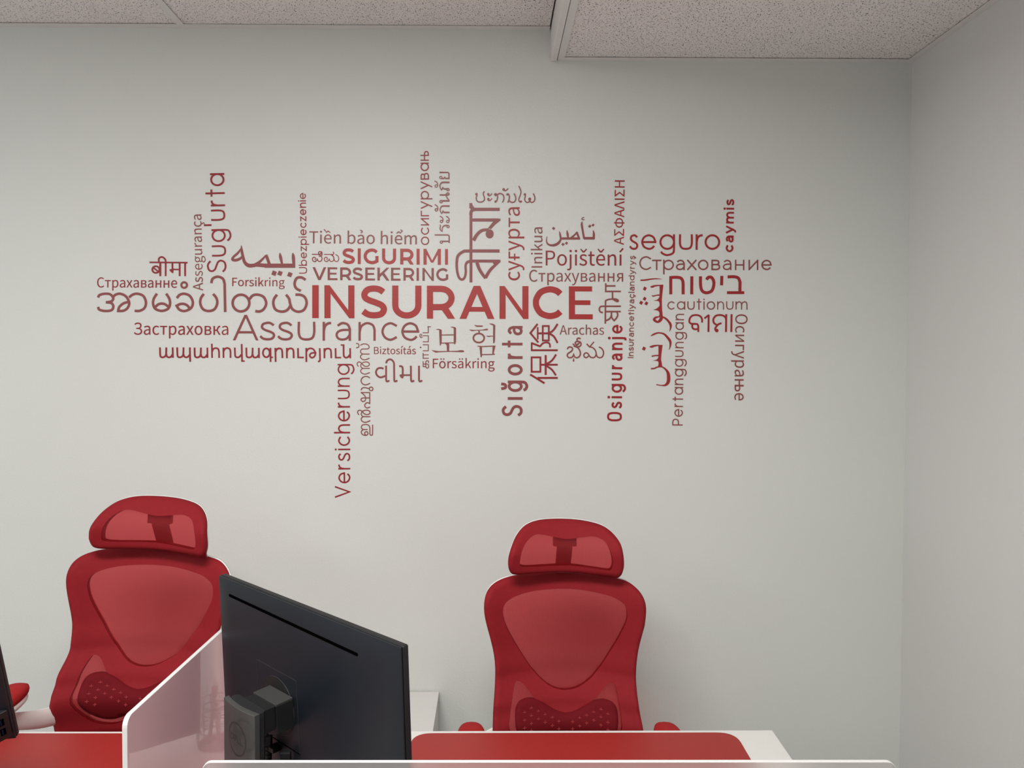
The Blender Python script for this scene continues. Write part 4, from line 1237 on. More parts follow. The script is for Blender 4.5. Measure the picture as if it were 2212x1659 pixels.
FONTD = """
A608:4,0 97,0 168,224 436,224 506,0 604,0 355,733 252,733/191,297 227,410 300,658 304,658 378,410 413,297
B657:101,0 334,0 412,6 479,24 535,54 576,95 603,149 612,215 601,282 570,334 523,370 463,390 463,395 509,419 542,455 563,502 570,554 562,612 538,658 500,692 449,715 388,729 318,733 101,733/193,422 193,660 306,660 359,657 402,649 436,633 460,611 474,581 479,542 475,507 461,478 438,454 404,436 359,426 302,422/193,74 193,350 321,350 381,347 430,336 469,318 498,293 515,259 521,218 515,173 497,137 468,109 429,89 380,78 321,74
F552:101,0 193,0 193,329 473,329 473,407 193,407 193,655 523,655 523,733 101,733
I293:101,0 193,0 193,733 101,733
P633:101,0 193,0 193,292 314,292 390,298 456,316 509,347 550,391 575,447 584,518 575,590 549,645 509,686 454,713 387,728 310,733 101,733/193,367 193,658 298,658 357,655 406,646 443,628 470,602 487,566 492,518 487,470 471,432 445,403 409,383 361,371 302,367
T599:253,0 346,0 346,655 568,655 568,733 31,733 31,655 253,655
a563:217,-13 266,-7 313,10 356,35 397,65 400,65 408,0 483,0 483,334 478,397 464,452 439,496 403,529 355,550 295,557 232,550 174,534 124,511 82,486 117,423 164,451 219,472 280,481 335,469 369,439 387,395 392,344 287,328 203,306 139,277 94,240 68,195 59,141 64,96 80,58 104,27 136,5 174,-8/243,61 205,66 175,81 154,107 147,147 152,180 170,209 201,233 247,254 310,271 392,283 392,132 341,93 293,69
b618:331,-13 392,-4 447,22 496,64 533,121 558,194 567,280 561,359 542,427 512,482 469,523 416,548 351,557 291,547 233,519 180,481 184,578 184,796 92,796 92,0 165,0 173,56 177,56 227,19 279,-5/316,64 276,69 231,87 184,120 184,406 234,447 282,472 328,480 375,474 412,455 439,425 458,385 469,336 472,279 467,217 452,164 428,121 396,90 359,71
c510:306,-13 370,-5 429,19 482,55 442,117 405,90 362,70 314,63 267,70 226,89 193,120 167,162 152,212 146,271 152,330 168,381 194,422 229,454 270,473 317,480 357,474 393,458 425,433 471,493 440,517 404,538 362,552 313,557 245,548 183,523 130,482 89,426 62,355 52,271 61,187 86,117 125,62 176,21 237,-4
e554:312,-13 380,-6 439,14 490,42 458,103 416,80 372,65 322,60 273,66 231,83 196,112 168,149 150,196 142,250 508,250 512,302 506,375 487,437 456,488 413,525 359,549 295,557 234,548 177,522 127,480 87,424 61,354 52,271 61,188 87,118 128,62 180,21 242,-4/141,315 159,387 194,440 242,473 297,484 354,473 396,441 423,388 432,315
g564:275,-250 354,-243 421,-224 476,-194 516,-156 541,-111 550,-62 545,-21 529,11 502,36 466,54 418,64 361,67 254,67 208,71 179,84 164,102 159,126 164,152 176,173 194,191 220,181 247,174 274,172 328,178 375,195 416,223 446,260 466,307 473,361 467,405 452,443 429,473 540,473 540,543 351,543 330,550 304,555 274,557 221,551 173,533 132,505 99,466 78,419 71,363 77,317 93,276 116,243 142,217 142,213 114,188 91,154 82,112 88,74 106,44 131,23 131,18 97,-8 72,-38 56,-70 51,-105 58,-148 80,-184 114,-212 158,-233 213,-246/274,234 230,243 193,269 168,310 159,363 168,417 193,457 229,481 274,490 320,481 356,457 381,417 390,363 381,310 356,269 319,243/288,-187 222,-180 172,-161 142,-131 131,-92 137,-61 154,-29 186,0 210,-5 234,-7 256,-8 350,-8 398,-12 432,-23 453,-45 460,-77 448,-118 413,-153 359,-178
h607:92,0 184,0 184,394 222,430 257,456 293,472 332,477 379,469 411,443 429,398 435,332 435,0 526,0 526,344 522,408 508,461 486,502 454,533 412,551 360,557 308,550 261,530 219,501 180,466 184,578 184,796 92,796
i275:92,0 184,0 184,543 92,543/138,655 163,659 182,672 195,691 199,716 195,740 182,759 163,771 138,775 113,771 95,759 82,740 78,716 82,691 95,672 113,659
j275:35,-242 84,-236 122,-220 150,-194 169,-158 180,-114 184,-62 184,543 93,543 93,-62 90,-107 80,-140 59,-162 26,-169 7,-168 -11,-164 -26,-159 -44,-228 -22,-235 5,-240/138,655 162,659 182,672 194,691 199,716 194,740 182,759 162,771 138,775 113,771 94,759 81,740 77,716 81,691 94,672 113,659
k552:92,0 182,0 182,143 284,262 443,0 542,0 337,324 518,543 416,543 186,257 182,257 182,796 92,796
m926:92,0 184,0 184,394 232,440 277,468 320,477 365,469 396,443 415,398 421,332 421,0 512,0 512,394 561,440 606,468 649,477 694,469 725,443 744,398 750,332 750,0 841,0 841,344 837,408 823,461 801,502 769,533 728,551 677,557 629,549 583,528 540,495 497,453 476,496 445,529 403,550 347,557 300,550 256,530 216,501 178,464 176,464 167,543 92,543
n610:92,0 184,0 184,394 222,430 257,456 293,472 332,477 379,469 411,443 429,398 435,332 435,0 526,0 526,344 522,408 508,461 486,502 454,533 412,551 360,557 308,550 260,530 218,501 178,464 176,464 167,543 92,543
o606:303,-13 368,-4 427,21 478,62 519,117 545,187 554,271 545,355 519,426 478,482 427,523 368,548 303,557 238,548 179,523 128,482 88,426 61,355 52,271 61,187 88,117 128,62 179,21 238,-4/303,63 259,70 221,89 189,120 166,162 151,212 146,271 151,330 166,381 189,422 221,454 259,473 303,480 347,473 386,454 417,422 441,381 456,330 461,271 456,212 441,162 417,120 386,89 347,70
r388:92,0 184,0 184,349 214,408 249,447 285,468 320,475 340,474 356,471 373,466 390,545 373,552 354,556 332,557 288,549 247,526 210,491 178,444 176,444 167,543 92,543
s468:234,-13 293,-7 342,9 381,35 408,67 425,106 431,148 424,194 406,230 378,258 344,280 306,298 266,313 222,330 185,350 159,374 149,407 155,438 174,463 205,480 250,486 295,480 335,462 373,438 417,495 370,526 313,549 249,557 194,552 148,536 111,512 84,481 68,444 62,403 76,343 112,300 163,269 220,246 265,228 305,207 333,179 344,143 337,110 318,83 284,65 237,58 177,66 125,89 76,123 32,62 74,32 123,8 177,-7
t377:262,-13 296,-10 331,-3 363,7 345,76 325,69 304,63 283,61 243,68 217,88 203,121 199,165 199,469 347,469 347,543 199,543 199,696 123,696 113,543 27,538 27,469 108,469 108,168 111,117 122,73 142,37 171,10 211,-7
u607:251,-13 303,-6 349,14 391,45 430,85 433,85 440,0 516,0 516,543 425,543 425,158 388,117 353,88 317,71 278,66 232,74 200,100 182,145 176,210 176,543 84,543 84,199 88,135 102,82 124,41 157,11 199,-7
z475:35,0 446,0 446,74 150,74 437,494 437,543 66,543 66,469 321,469 35,49
á563:217,-13 266,-7 313,10 356,35 397,65 400,65 408,0 483,0 483,334 478,397 464,452 439,496 403,529 355,550 295,557 232,550 174,534 124,511 82,486 117,423 164,451 219,472 280,481 335,469 369,439 387,395 392,344 287,328 203,306 139,277 94,240 68,195 59,141 64,96 80,58 104,27 136,5 174,-8/243,61 205,66 175,81 154,107 147,147 152,180 170,209 201,233 247,254 310,271 392,283 392,132 341,93 293,69/282,640 457,812 394,872 236,686
ä563:217,-13 266,-7 313,10 356,35 397,65 400,65 408,0 483,0 483,334 478,397 464,452 439,496 403,529 355,550 295,557 232,550 174,534 124,511 82,486 117,423 164,451 219,472 280,481 335,469 369,439 387,395 392,344 287,328 203,306 139,277 94,240 68,195 59,141 64,96 80,58 104,27 136,5 174,-8/243,61 205,66 175,81 154,107 147,147 152,180 170,209 201,233 247,254 310,271 392,283 392,132 341,93 293,69/191,657 220,664 240,684 247,712 240,740 220,760 191,767 163,760 143,740 136,712 143,684 163,664/406,657 435,664 455,684 462,712 455,740 435,760 406,767 377,760 357,740 350,712 357,684 377,664
ç510:201,-253 279,-244 337,-224 372,-193 384,-150 379,-121 363,-99 337,-83 303,-71 329,-12 384,0 436,23 482,55 442,117 405,90 362,70 314,63 267,70 226,89 193,120 167,162 152,212 146,271 152,330 168,381 194,422 229,454 270,473 317,480 357,474 393,458 425,433 471,493 440,517 404,538 362,552 313,557 245,548 183,523 130,482 89,426 62,355 52,271 59,194 81,129 114,75 157,33 210,4 270,-11 228,-98 268,-107 295,-118 309,-133 314,-152 308,-174 288,-190 251,-201 192,-207
í275:92,0 184,0 184,543 92,543/123,640 298,812 233,872 75,686
ö606:303,-13 368,-4 427,21 478,62 519,117 545,187 554,271 545,355 519,426 478,482 427,523 368,548 303,557 238,548 179,523 128,482 88,426 61,355 52,271 61,187 88,117 128,62 179,21 238,-4/303,63 259,70 221,89 189,120 166,162 151,212 146,271 151,330 166,381 189,422 221,454 259,473 303,480 347,473 386,454 417,422 441,381 456,330 461,271 456,212 441,162 417,120 386,89 347,70/196,657 224,664 244,684 251,712 244,740 224,760 196,767 167,760 148,740 141,712 148,684 167,664/410,657 439,664 458,684 465,712 458,740 439,760 410,767 382,760 362,740 355,712 362,684 382,664
Α608:4,0 97,0 168,224 436,224 506,0 604,0 355,733 252,733/191,297 227,410 300,658 304,658 378,410 413,297
Η728:101,0 193,0 193,346 535,346 535,0 628,0 628,733 535,733 535,426 193,426 193,733 101,733
Ι293:101,0 193,0 193,733 101,733
Λ575:1,0 94,0 212,397 283,640 288,640 358,397 477,0 575,0 341,733 233,733
Σ601:49,0 560,0 560,79 167,79 396,374 171,655 526,655 526,733 54,733 54,678 301,372 49,56
Φ803:360,-24 443,-24 443,81 530,93 605,121 666,163 712,219 740,288 750,369 740,450 712,519 666,574 605,616 530,643 443,655 443,758 360,758 360,655 273,643 198,616 138,574 92,519 64,450 54,369 64,288 92,219 138,163 198,121 273,93 360,81/360,153 298,163 245,185 202,217 170,259 150,310 143,369 150,428 170,478 202,520 245,552 298,573 360,582/443,582 505,573 558,552 601,520 633,478 653,428 660,369 653,310 633,259 601,217 558,185 505,163 443,153
З620:310,-13 381,-6 444,13 497,45 538,88 565,143 574,208 563,276 532,330 485,368 427,389 427,394 474,420 508,457 529,504 536,559 528,614 507,660 472,697 425,724 369,740 303,746 238,740 178,722 124,694 80,658 129,597 179,633 237,657 301,665 359,658 405,635 435,599 446,548 441,510 427,479 403,454 368,436 321,426 262,422 202,422 202,350 285,350 344,346 393,335 432,317 460,290 478,256 484,213 478,170 460,134 433,106 397,85 356,72 310,68 250,73 197,88 148,116 99,157 48,93 105,45 167,12 235,-7
О742:371,-13 458,-1 534,34 597,90 644,166 674,259 684,369 674,479 644,571 597,646 534,701 458,734 371,746 284,734 208,701 146,646 98,571 68,479 58,369 68,259 98,166 146,90 208,34 284,-1/371,68 309,78 256,105 213,150 180,210 160,283 153,369 160,455 180,527 213,586 256,629 309,656 371,665 433,656 486,629 530,586 562,527 582,455 589,369 582,283 562,210 530,150 486,105 433,78
С638:377,-13 444,-6 503,14 556,47 602,92 551,151 515,116 475,90 431,74 381,68 316,77 260,105 215,149 181,209 160,282 153,369 161,455 182,527 217,586 263,629 319,656 384,665 429,660 468,646 503,624 534,596 584,656 547,690 501,719 446,739 383,746 294,734 216,700 151,645 101,570 69,476 58,366 69,255 100,162 149,87 213,32 290,-1
а563:217,-13 266,-7 313,10 356,35 397,65 400,65 408,0 483,0 483,334 478,397 464,452 439,496 403,529 355,550 295,557 232,550 174,534 124,511 82,486 117,423 164,451 219,472 280,481 335,469 369,439 387,395 392,344 287,328 203,306 139,277 94,240 68,195 59,141 64,96 80,58 104,27 136,5 174,-8/243,61 205,66 175,81 154,107 147,147 152,180 170,209 201,233 247,254 310,271 392,283 392,132 341,93 293,69
в567:92,0 310,0 369,4 421,16 464,37 496,67 517,106 524,155 515,206 490,244 454,270 410,285 410,289 448,306 476,331 494,364 500,405 494,450 475,485 445,511 405,529 357,540 300,543 92,543/182,315 182,478 291,478 346,473 383,457 404,431 411,397 404,363 382,337 343,321 285,315/182,65 182,250 294,250 355,244 399,226 425,198 434,161 426,120 401,90 359,71 299,65
г459:92,0 184,0 184,469 430,469 430,543 92,543
е554:312,-13 380,-6 439,14 490,42 458,103 416,80 372,65 322,60 273,66 231,83 196,112 168,149 150,196 142,250 508,250 512,302 506,375 487,437 456,488 413,525 359,549 295,557 234,548 177,522 127,480 87,424 61,354 52,271 61,188 87,118 128,62 180,21 242,-4/141,315 159,387 194,440 242,473 297,484 354,473 396,441 423,388 432,315
и631:92,0 177,0 383,311 455,428 460,428 450,227 450,0 539,0 539,543 454,543 248,232 176,116 172,116 181,316 181,543 92,543
к556:92,0 184,0 184,245 290,245 442,0 541,0 357,285 404,394 424,433 442,455 461,466 482,468 500,465 516,551 484,557 443,553 407,536 374,501 342,441 288,319 184,319 184,543 92,543
н629:92,0 184,0 184,242 445,242 445,0 536,0 536,543 445,543 445,322 184,322 184,543 92,543
о606:303,-13 368,-4 427,21 478,62 519,117 545,187 554,271 545,355 519,426 478,482 427,523 368,548 303,557 238,548 179,523 128,482 88,426 61,355 52,271 61,187 88,117 128,62 179,21 238,-4/303,63 259,70 221,89 189,120 166,162 151,212 146,271 151,330 166,381 189,422 221,454 259,473 303,480 347,473 386,454 417,422 441,381 456,330 461,271 456,212 441,162 417,120 386,89 347,70
р620:92,-229 184,-229 184,-45 181,50 231,15 281,-6 331,-13 392,-4 447,22 496,64 533,121 558,194 567,280 561,359 542,427 512,482 469,523 416,548 351,557 304,551 259,534 217,509 178,480 176,480 167,543 92,543/316,64 276,69 232,87 184,120 184,406 234,447 282,472 328,480 375,474 412,455 439,425 458,385 469,336 472,279 467,217 452,164 428,121 396,90 359,71
с510:306,-13 370,-5 429,19 482,55 442,117 405,90 362,70 314,63 267,70 226,89 193,120 167,162 152,212 146,271 152,330 168,381 194,422 229,454 270,473 317,480 357,474 393,458 425,433 471,493 440,517 404,538 362,552 313,557 245,548 183,523 130,482 89,426 62,355 52,271 61,187 86,117 125,62 176,21 237,-4
т514:211,0 302,0 302,469 485,469 485,543 29,543 29,469 211,469
у521:101,-234 151,-227 193,-209 229,-180 259,-142 283,-97 304,-46 508,543 419,543 321,242 277,88 272,88 218,242 108,543 13,543 231,-1 219,-42 199,-89 172,-126 139,-150 97,-159 82,-158 67,-154 55,-150 37,-223 56,-229 77,-233
х498:15,0 111,0 184,127 239,224 244,224 303,127 383,0 483,0 304,274 469,543 374,543 307,424 259,333 254,333 201,424 128,543 29,543 194,283
ь548:92,0 286,0 347,4 399,18 442,42 475,75 495,119 502,173 495,227 475,270 442,302 399,325 347,339 286,343 184,343 184,543 92,543/184,73 184,272 276,272 336,266 379,248 404,217 412,173 404,128 379,97 336,79 276,73
я574:306,281 248,288 205,307 178,338 169,380 178,422 205,451 248,468 306,473 391,473 391,281/36,0 139,0 289,215 291,215 391,215 391,0 482,0 482,543 290,543 232,539 181,528 139,508 106,477 85,436 78,382 88,325 114,281 153,248 202,227
ả563:217,-13 266,-7 313,10 356,35 397,65 400,65 408,0 483,0 483,334 478,397 464,452 439,496 403,529 355,550 295,557 232,550 174,534 124,511 82,486 117,423 164,451 219,472 280,481 335,469 369,439 387,395 392,344 287,328 203,306 139,277 94,240 68,195 59,141 64,96 80,58 104,27 136,5 174,-8/243,61 205,66 175,81 154,107 147,147 152,180 170,209 201,233 247,254 310,271 392,283 392,132 341,93 293,69/264,640 310,652 350,672 378,703 388,745 377,788 346,820 296,841 229,850 224,789 264,784 293,774 311,758 317,737 308,712 286,695 253,684
ề554:312,-13 380,-6 439,14 490,42 458,103 416,80 372,65 322,60 273,66 231,83 196,112 168,149 150,196 142,250 508,250 512,302 506,375 487,437 456,488 413,525 359,549 295,557 234,548 177,522 127,480 87,424 61,354 52,271 61,188 87,118 128,62 180,21 242,-4/141,315 159,387 194,440 242,473 297,484 354,473 396,441 423,388 432,315/176,637 292,718 297,718 412,637 444,675 332,777 257,777 145,675/146,712 185,746 72,877 19,836
ể554:312,-13 380,-6 439,14 490,42 458,103 416,80 372,65 322,60 273,66 231,83 196,112 168,149 150,196 142,250 508,250 512,302 506,375 487,437 456,488 413,525 359,549 295,557 234,548 177,522 127,480 87,424 61,354 52,271 61,188 87,118 128,62 180,21 242,-4/141,315 159,387 194,440 242,473 297,484 354,473 396,441 423,388 432,315/176,637 292,718 297,718 412,637 444,675 332,777 257,777 145,675/423,710 462,721 495,738 518,765 527,802 518,837 492,862 449,878 392,884 384,839 419,834 443,825 457,812 461,792 455,772 439,758 414,748
š468:234,-13 293,-7 342,9 381,35 408,67 425,106 431,148 424,194 406,230 378,258 344,280 306,298 266,313 222,330 185,350 159,374 149,407 155,438 174,463 205,480 250,486 295,480 335,462 373,438 417,495 370,526 313,549 249,557 194,552 148,536 111,512 84,481 68,444 62,403 76,343 112,300 163,269 220,246 265,228 305,207 333,179 344,143 337,110 318,83 284,65 237,58 177,66 125,89 76,123 32,62 74,32 123,8 177,-7/206,642 297,642 425,797 385,833 254,707 249,707 118,833 79,797
ě554:312,-13 380,-6 439,14 490,42 458,103 416,80 372,65 322,60 273,66 231,83 196,112 168,149 150,196 142,250 508,250 512,302 506,375 487,437 456,488 413,525 359,549 295,557 234,548 177,522 127,480 87,424 61,354 52,271 61,188 87,118 128,62 180,21 242,-4/141,315 159,387 194,440 242,473 297,484 354,473 396,441 423,388 432,315/249,642 340,642 468,797 428,833 297,707 292,707 161,833 122,797
ғ459:92,0 184,0 184,469 430,469 430,543 92,543/0,210 330,210 330,275 0,275
њ912:92,0 184,0 184,242 445,242 445,0 536,0 536,543 445,543 445,322 184,322 184,543 92,543/456,0 650,0 711,4 763,18 806,42 839,75 859,119 866,173 859,227 839,270 806,302 763,325 711,339 650,343 548,343 548,543 456,543/548,73 548,272 640,272 700,266 743,248 768,217 776,173 768,128 743,97 700,79 640,73
"""
# ------------------------------------------------------------------ lettering on the wall
YV = YW - .0004
def wall_xz(px, py):
    p = PY(px, py, YW); return (p.x, p.z)
KK = [0]
class Letter:
    """collects flat pieces given in photograph pixels and lays them on the wall plane"""
    def __init__(s): s.polys = []; KK[0] += 1; s.k = KK[0]
    def poly(s, pts):          # simple polygon
        s.polys.append(([wall_xz(*p) + (0,) for p in pts], s.k)); KK[0] += 1; s.k = KK[0]
    def tris(s, loops):
        L = [[wall_xz(*p) for p in lp] for lp in loops]
        flat = [p + (0,) for lp in L for p in lp]
        for t in tessellate_polygon([[Vector((x, z, 0)) for x, z in lp] for lp in L]):
            s.polys.append(([flat[i] for i in t], s.k))
        KK[0] += 1; s.k = KK[0]
    def strip(s, pts, ws, closed=False, capx=(0, 0)):
        n = len(pts)
        if n < 2: return
        P = [Vector(p) for p in pts]
        if not closed:
            P[0] = P[0] + (P[0] - P[1]).normalized() * capx[0] * ws[0] / 2
            P[-1] = P[-1] + (P[-1] - P[-2]).normalized() * capx[1] * ws[-1] / 2
        Ls, Rs = [], []
        for i in range(n):
            a = P[i - 1] if (i > 0 or closed) else None; b = P[(i + 1) % n] if (i < n - 1 or closed) else None
            d1 = (P[i] - a).normalized() if a is not None and (P[i] - a).length > 1e-9 else None
            d2 = (b - P[i]).normalized() if b is not None and (b - P[i]).length > 1e-9 else None
            if d1 is None: d1 = d2
            if d2 is None: d2 = d1
            t = d1 + d2
            if t.length < .2: t = d1
            t.normalize(); nn = Vector((-t.y, t.x)); c = max(.42, nn.dot(Vector((-d1.y, d1.x))))
            o = nn * (ws[i] / 2 / c)
            Ls.append(P[i] + o); Rs.append(P[i] - o)
        W_ = [(wall_xz(*a) + (i / n,), wall_xz(*b) + (i / n,)) for i, (a, b) in enumerate(zip(Ls, Rs))]
        for i in range(n if closed else n - 1):
            (a, b), (c, d) = W_[i], W_[(i + 1) % n]
            s.polys.append(([a, b, d, c], s.k))
        KK[0] += 1; s.k = KK[0]
    def build(s, o3, m, parent):
        bm = bmesh.new(); cache = {}
        for pts, k in s.polys:
            y = YV - .0003 - .00004 * (k % 30)
            vs = []
            for x, z, pr in pts:
                key = (round(x, 6), round(z, 6), k, pr)
                if key not in cache: cache[key] = bm.verts.new((x - o3.x, y - .00003 * pr - o3.y, z - o3.z))
                v = cache[key]
                if v not in vs: vs.append(v)
            if len(vs) < 3: continue
            ar = sum(vs[i].co.x * vs[(i + 1) % len(vs)].co.z - vs[(i + 1) % len(vs)].co.x * vs[i].co.z for i in range(len(vs)))
            if abs(ar) < 1e-10: continue
            if ar < 0: vs = vs[::-1]
            try: bm.faces.new(vs)
            except ValueError: pass
        # thin rim down to the wall
        for e in [e for e in bm.edges if len(e.link_faces) == 1]:
            a, b = e.verts; f = e.link_faces[0]
            L = list(f.verts); i = L.index(a)
            if L[(i + 1) % len(L)] != b: a, b = b, a
            a2 = bm.verts.new((a.co.x, YV - o3.y, a.co.z)); b2 = bm.verts.new((b.co.x, YV - o3.y, b.co.z))
            bm.faces.new((b, a, a2, b2))
        for v in [v for v in bm.verts if not v.link_faces]: bm.verts.remove(v)
        me = bpy.data.meshes.new('letter'); bm.to_mesh(me); bm.free()
        return link('letter', me, parent, m)
def expand(pts):
    """pts: list of (x,y,w,corner) -> smooth polyline with corners kept"""
    runs = []; cur = []
    for p in pts:
        cur.append(p[:3])
        if p[3] and len(cur) > 1: runs.append(cur); cur = [p[:3]]
    if len(cur) > 1: runs.append(cur)
    out = []
    for r in runs:
        q = cr(r, k=5) if len(r) > 2 else list(r)
        if out: q = q[1:]
        out += q
    return out
def parse_pts(s, dw):
    out = []
    for a in s.split():
        c = a.endswith('!'); a = a.rstrip('!'); v = [float(t) for t in a.split(',')]
        out.append((v[0], v[1], v[2] if len(v) > 2 else dw, c))
    return out
def word_empty(ctr, label):
    x, z = wall_xz(*ctr)
    return empty('wall_word', label, 'lettering', (x, YW, z), 0, 'words of the wall lettering')
def finish(letters, label, colr):
    xs = [p[0] for L in letters for pl, _ in L.polys for p in pl]; zs = [p[1] for L in letters for pl, _ in L.polys for p in pl]
    e = empty('wall_word', label, 'lettering', ((min(xs) + max(xs)) / 2, YW, (min(zs) + max(zs)) / 2), 0, 'words of the wall lettering')
    o3 = Vector(e.location)
    for L in letters:
        if L.polys: L.build(o3, V[colr], e)
def stroke_cmd(L, cmd, f, sc, dw, capx=(0, 0)):
    """f maps data coords to pixels, sc scales widths to pixels"""
    k = cmd[0]; rest = cmd[1:].strip()
    tok = rest.split()
    if k in 'LC':
        if len(tok) > 1 and ',' not in tok[-1]: dw = float(tok[-1]); rest = ' '.join(tok[:-1])
        pts = parse_pts(rest, dw)
        q = expand(pts) if k == 'C' else [p[:3] for p in pts]
        L.strip([f(x, y) for x, y, w in q], [w * sc for x, y, w in q], capx=capx)
    elif k == 'P': L.tris([[f(*[float(v) for v in t.split(',')]) for t in tok]])
    elif k == 'B': L.tris([[f(*p) for p in cr([tuple(float(v) for v in t.split(',')) for t in tok], True, 4)]])
    elif k in 'DE':
        v = [float(t) for t in rest.replace(',', ' ').split()]; rx, ry = (v[2], v[2]) if k == 'D' else (v[2], v[3])
        L.tris([[f(v[0] + rx * math.cos(2 * math.pi * i / 20), v[1] + ry * math.sin(2 * math.pi * i / 20)) for i in range(20)]])
    elif k == 'R':
        v = [float(t) for t in rest.replace(',', ' ').split()]; w = v[4] if len(v) > 4 else dw
        n = 32
        L.strip([f(v[0] + v[2] * math.cos(2 * math.pi * i / n), v[1] + v[3] * math.sin(2 * math.pi * i / n)) for i in range(n)], [w * sc] * n, True)
# --- words traced stroke by stroke
for blk in TRACE.strip().split('@')[1:]:
    lines = blk.strip().split('\n'); nm, colr, fr_, dw, label = lines[0].split('|')
    x0, y0, sc = [float(v) for v in fr_.split()]; dw = float(dw)
    letters = [Letter()]
    for ln in lines[1:]:
        if ln.startswith('|'): letters.append(Letter()); continue
        stroke_cmd(letters[-1], ln, lambda x, y: (x0 + x / sc, y0 + y / sc), 1 / sc, dw)
    finish(letters, label, colr)
# --- words set in a humanist face (outlines)
FONT = {}
for ln in FONTD.strip().split('\n'):
    ch = ln[0]; a, b = ln[1:].split(':'); FONT[ch] = (int(a), [[tuple(int(v) for v in p.split(',')) for p in c.split()] for c in b.split('/')])
def outline_word(text, p0, p1, cap, colr, label, xh=None, bold=0.0):
    """p0,p1: baseline under the first/last ink edge in pixels; cap: capital height in px (or xh: x-height)"""
    sy = cap / 733.0 if cap else xh / 543.0
    d = Vector((p1[0] - p0[0], p1[1] - p0[1])); L_ = d.length; d.normalize(); u = Vector((d.y, -d.x))
    x = 0; items = []
    for ch in text:
        if ch == ' ': x += 224; continue
        a, cs = FONT[ch]; items.append((x, cs)); x += a
    x0 = min(p[0] for c in items[0][1] for p in c) + items[0][0]; x1 = max(p[0] for c in items[-1][1] for p in c) + items[-1][0]
    sx = L_ / (x1 - x0); o = Vector(p0); letters = []
    for xo, cs in items:
        L = Letter()
        # group contours: holes lie inside an outer loop
        lp = [[tuple(o + d * ((x_ + xo - x0) * sx) + u * (y_ * sy)) for x_, y_ in c] for c in cs]
        used = [False] * len(lp)
        area = [abs(sum(q[i][0] * q[(i + 1) % len(q)][1] - q[(i + 1) % len(q)][0] * q[i][1] for i in range(len(q)))) for q in lp]
        for i in sorted(range(len(lp)), key=lambda i: -area[i]):
            if used[i]: continue
            used[i] = True; g = [lp[i]]
            for j in range(len(lp)):
                if not used[j] and inpoly(lp[j][0][0], lp[j][0][1], lp[i]): used[j] = True; g.append(lp[j])
            L.tris(g)
        letters.append(L)
    finish(letters, label, colr)
# --- words set in a geometric monoline face
GL = {}
for ln in GLYPH.strip().split('\n'):
    h_, *cmds = ln.split('|'); ch, w_ = h_.rsplit(' ', 1); GL[ch] = (float(w_), cmds)
def mono_word(text, p0, p1, xh, cap, w, colr, label, sp=.26, kx=None, ext_=None):
    d = Vector((p1[0] - p0[0], p1[1] - p0[1])); L_ = d.length; d.normalize(); u = Vector((d.y, -d.x)); o = Vector(p0)
    B = xh - w
    isc = lambda c: c in 'ASUVPIOСØ'
    def cw(c): return GL[c][0] / 100 * (B if not isc(c) else (cap - w) / 1.40)
    tot = sum(cw(c) for c in text); ns = len(text)
    k = (L_ - ns * w) / (tot + sp * xh * (ns - 1))
    x = 0; letters = []
    for i, c in enumerate(text):
        L = Letter(); W_ = cw(c) * k; xs_ = x
        if ext_: xs_ = ext_[i][0] - p0[0]; W_ = ext_[i][1] - ext_[i][0] - w
        gw = GL[c][0]; fx = (W_ / gw) if gw else B / 100 * k
        cp = isc(c)
        def my(y):
            if cp: return w / 2 + y / 140 * (cap - w)
            if y > 100: return w / 2 + B + (y - 100) / 44 * (cap * 1.03 - xh)
            return w / 2 + y / 100 * B
        f = lambda a, y: tuple(o + d * (xs_ + w / 2 + a * fx) + u * my(y))
        for cmd in GL[c][1]:
            if 'Wc' in cmd or cmd.startswith('P'):
                aw = w * 1.12; full = gw + w / fx; H_ = cap
                q = []
                for t in cmd[1:].split():
                    X, Y = t.split(',')
                    X = {'0': -w / 2 / fx, 'a': -w / 2 / fx + aw / fx, 'W': gw + w / 2 / fx, 'W-a': gw + w / 2 / fx - aw / fx, 'Wc+': gw / 2 + aw / 2 / fx, 'Wc-': gw / 2 - aw / 2 / fx}[X]
                    Yp = 0 if Y == '0' else H_
                    q.append(tuple(o + d * (xs_ + w / 2 + X * fx) + u * Yp))
                L.poly(q)
            elif cmd[0] == 'D':
                cx_, cy_ = [float(v) for v in cmd[1:].split()]
                c0 = Vector(f(cx_, cy_)); rr = w * .66
                L.tris([[tuple(c0 + Vector((rr * math.cos(2 * math.pi * j / 16), rr * math.sin(2 * math.pi * j / 16)))) for j in range(16)]])
            elif cmd[0] == 'C':
                tk = cmd.split()[1:]
                tk = tk or [cmd[1:]]
                first = tk[0] if cmd[1] == ' ' else cmd[1:].split()[0]
                e0 = .98 if first.endswith('!') else (0 if first.startswith('0,') and c in 'nhmrü' or first.startswith('75,') else .25)
                if c == 'm' and first.startswith('75,'): e0 = 0
                if c == 'a' or c == 'а': e0 = 0 if first.startswith('77') or first.startswith('78') else e0
                e1 = .98 if tk[-1].endswith('!') else (0 if c in 'aа' and tk[-1].startswith('78') else .25)
                stroke_cmd(L, cmd, f, 1.0, w, capx=(e0, e1))
            else: stroke_cmd(L, cmd, f, 1.0, w, capx=(0, 0) if c == 'A' else (.98, .98))
        letters.append(L); x += W_ + w + sp * xh * k
    finish(letters, label, colr)
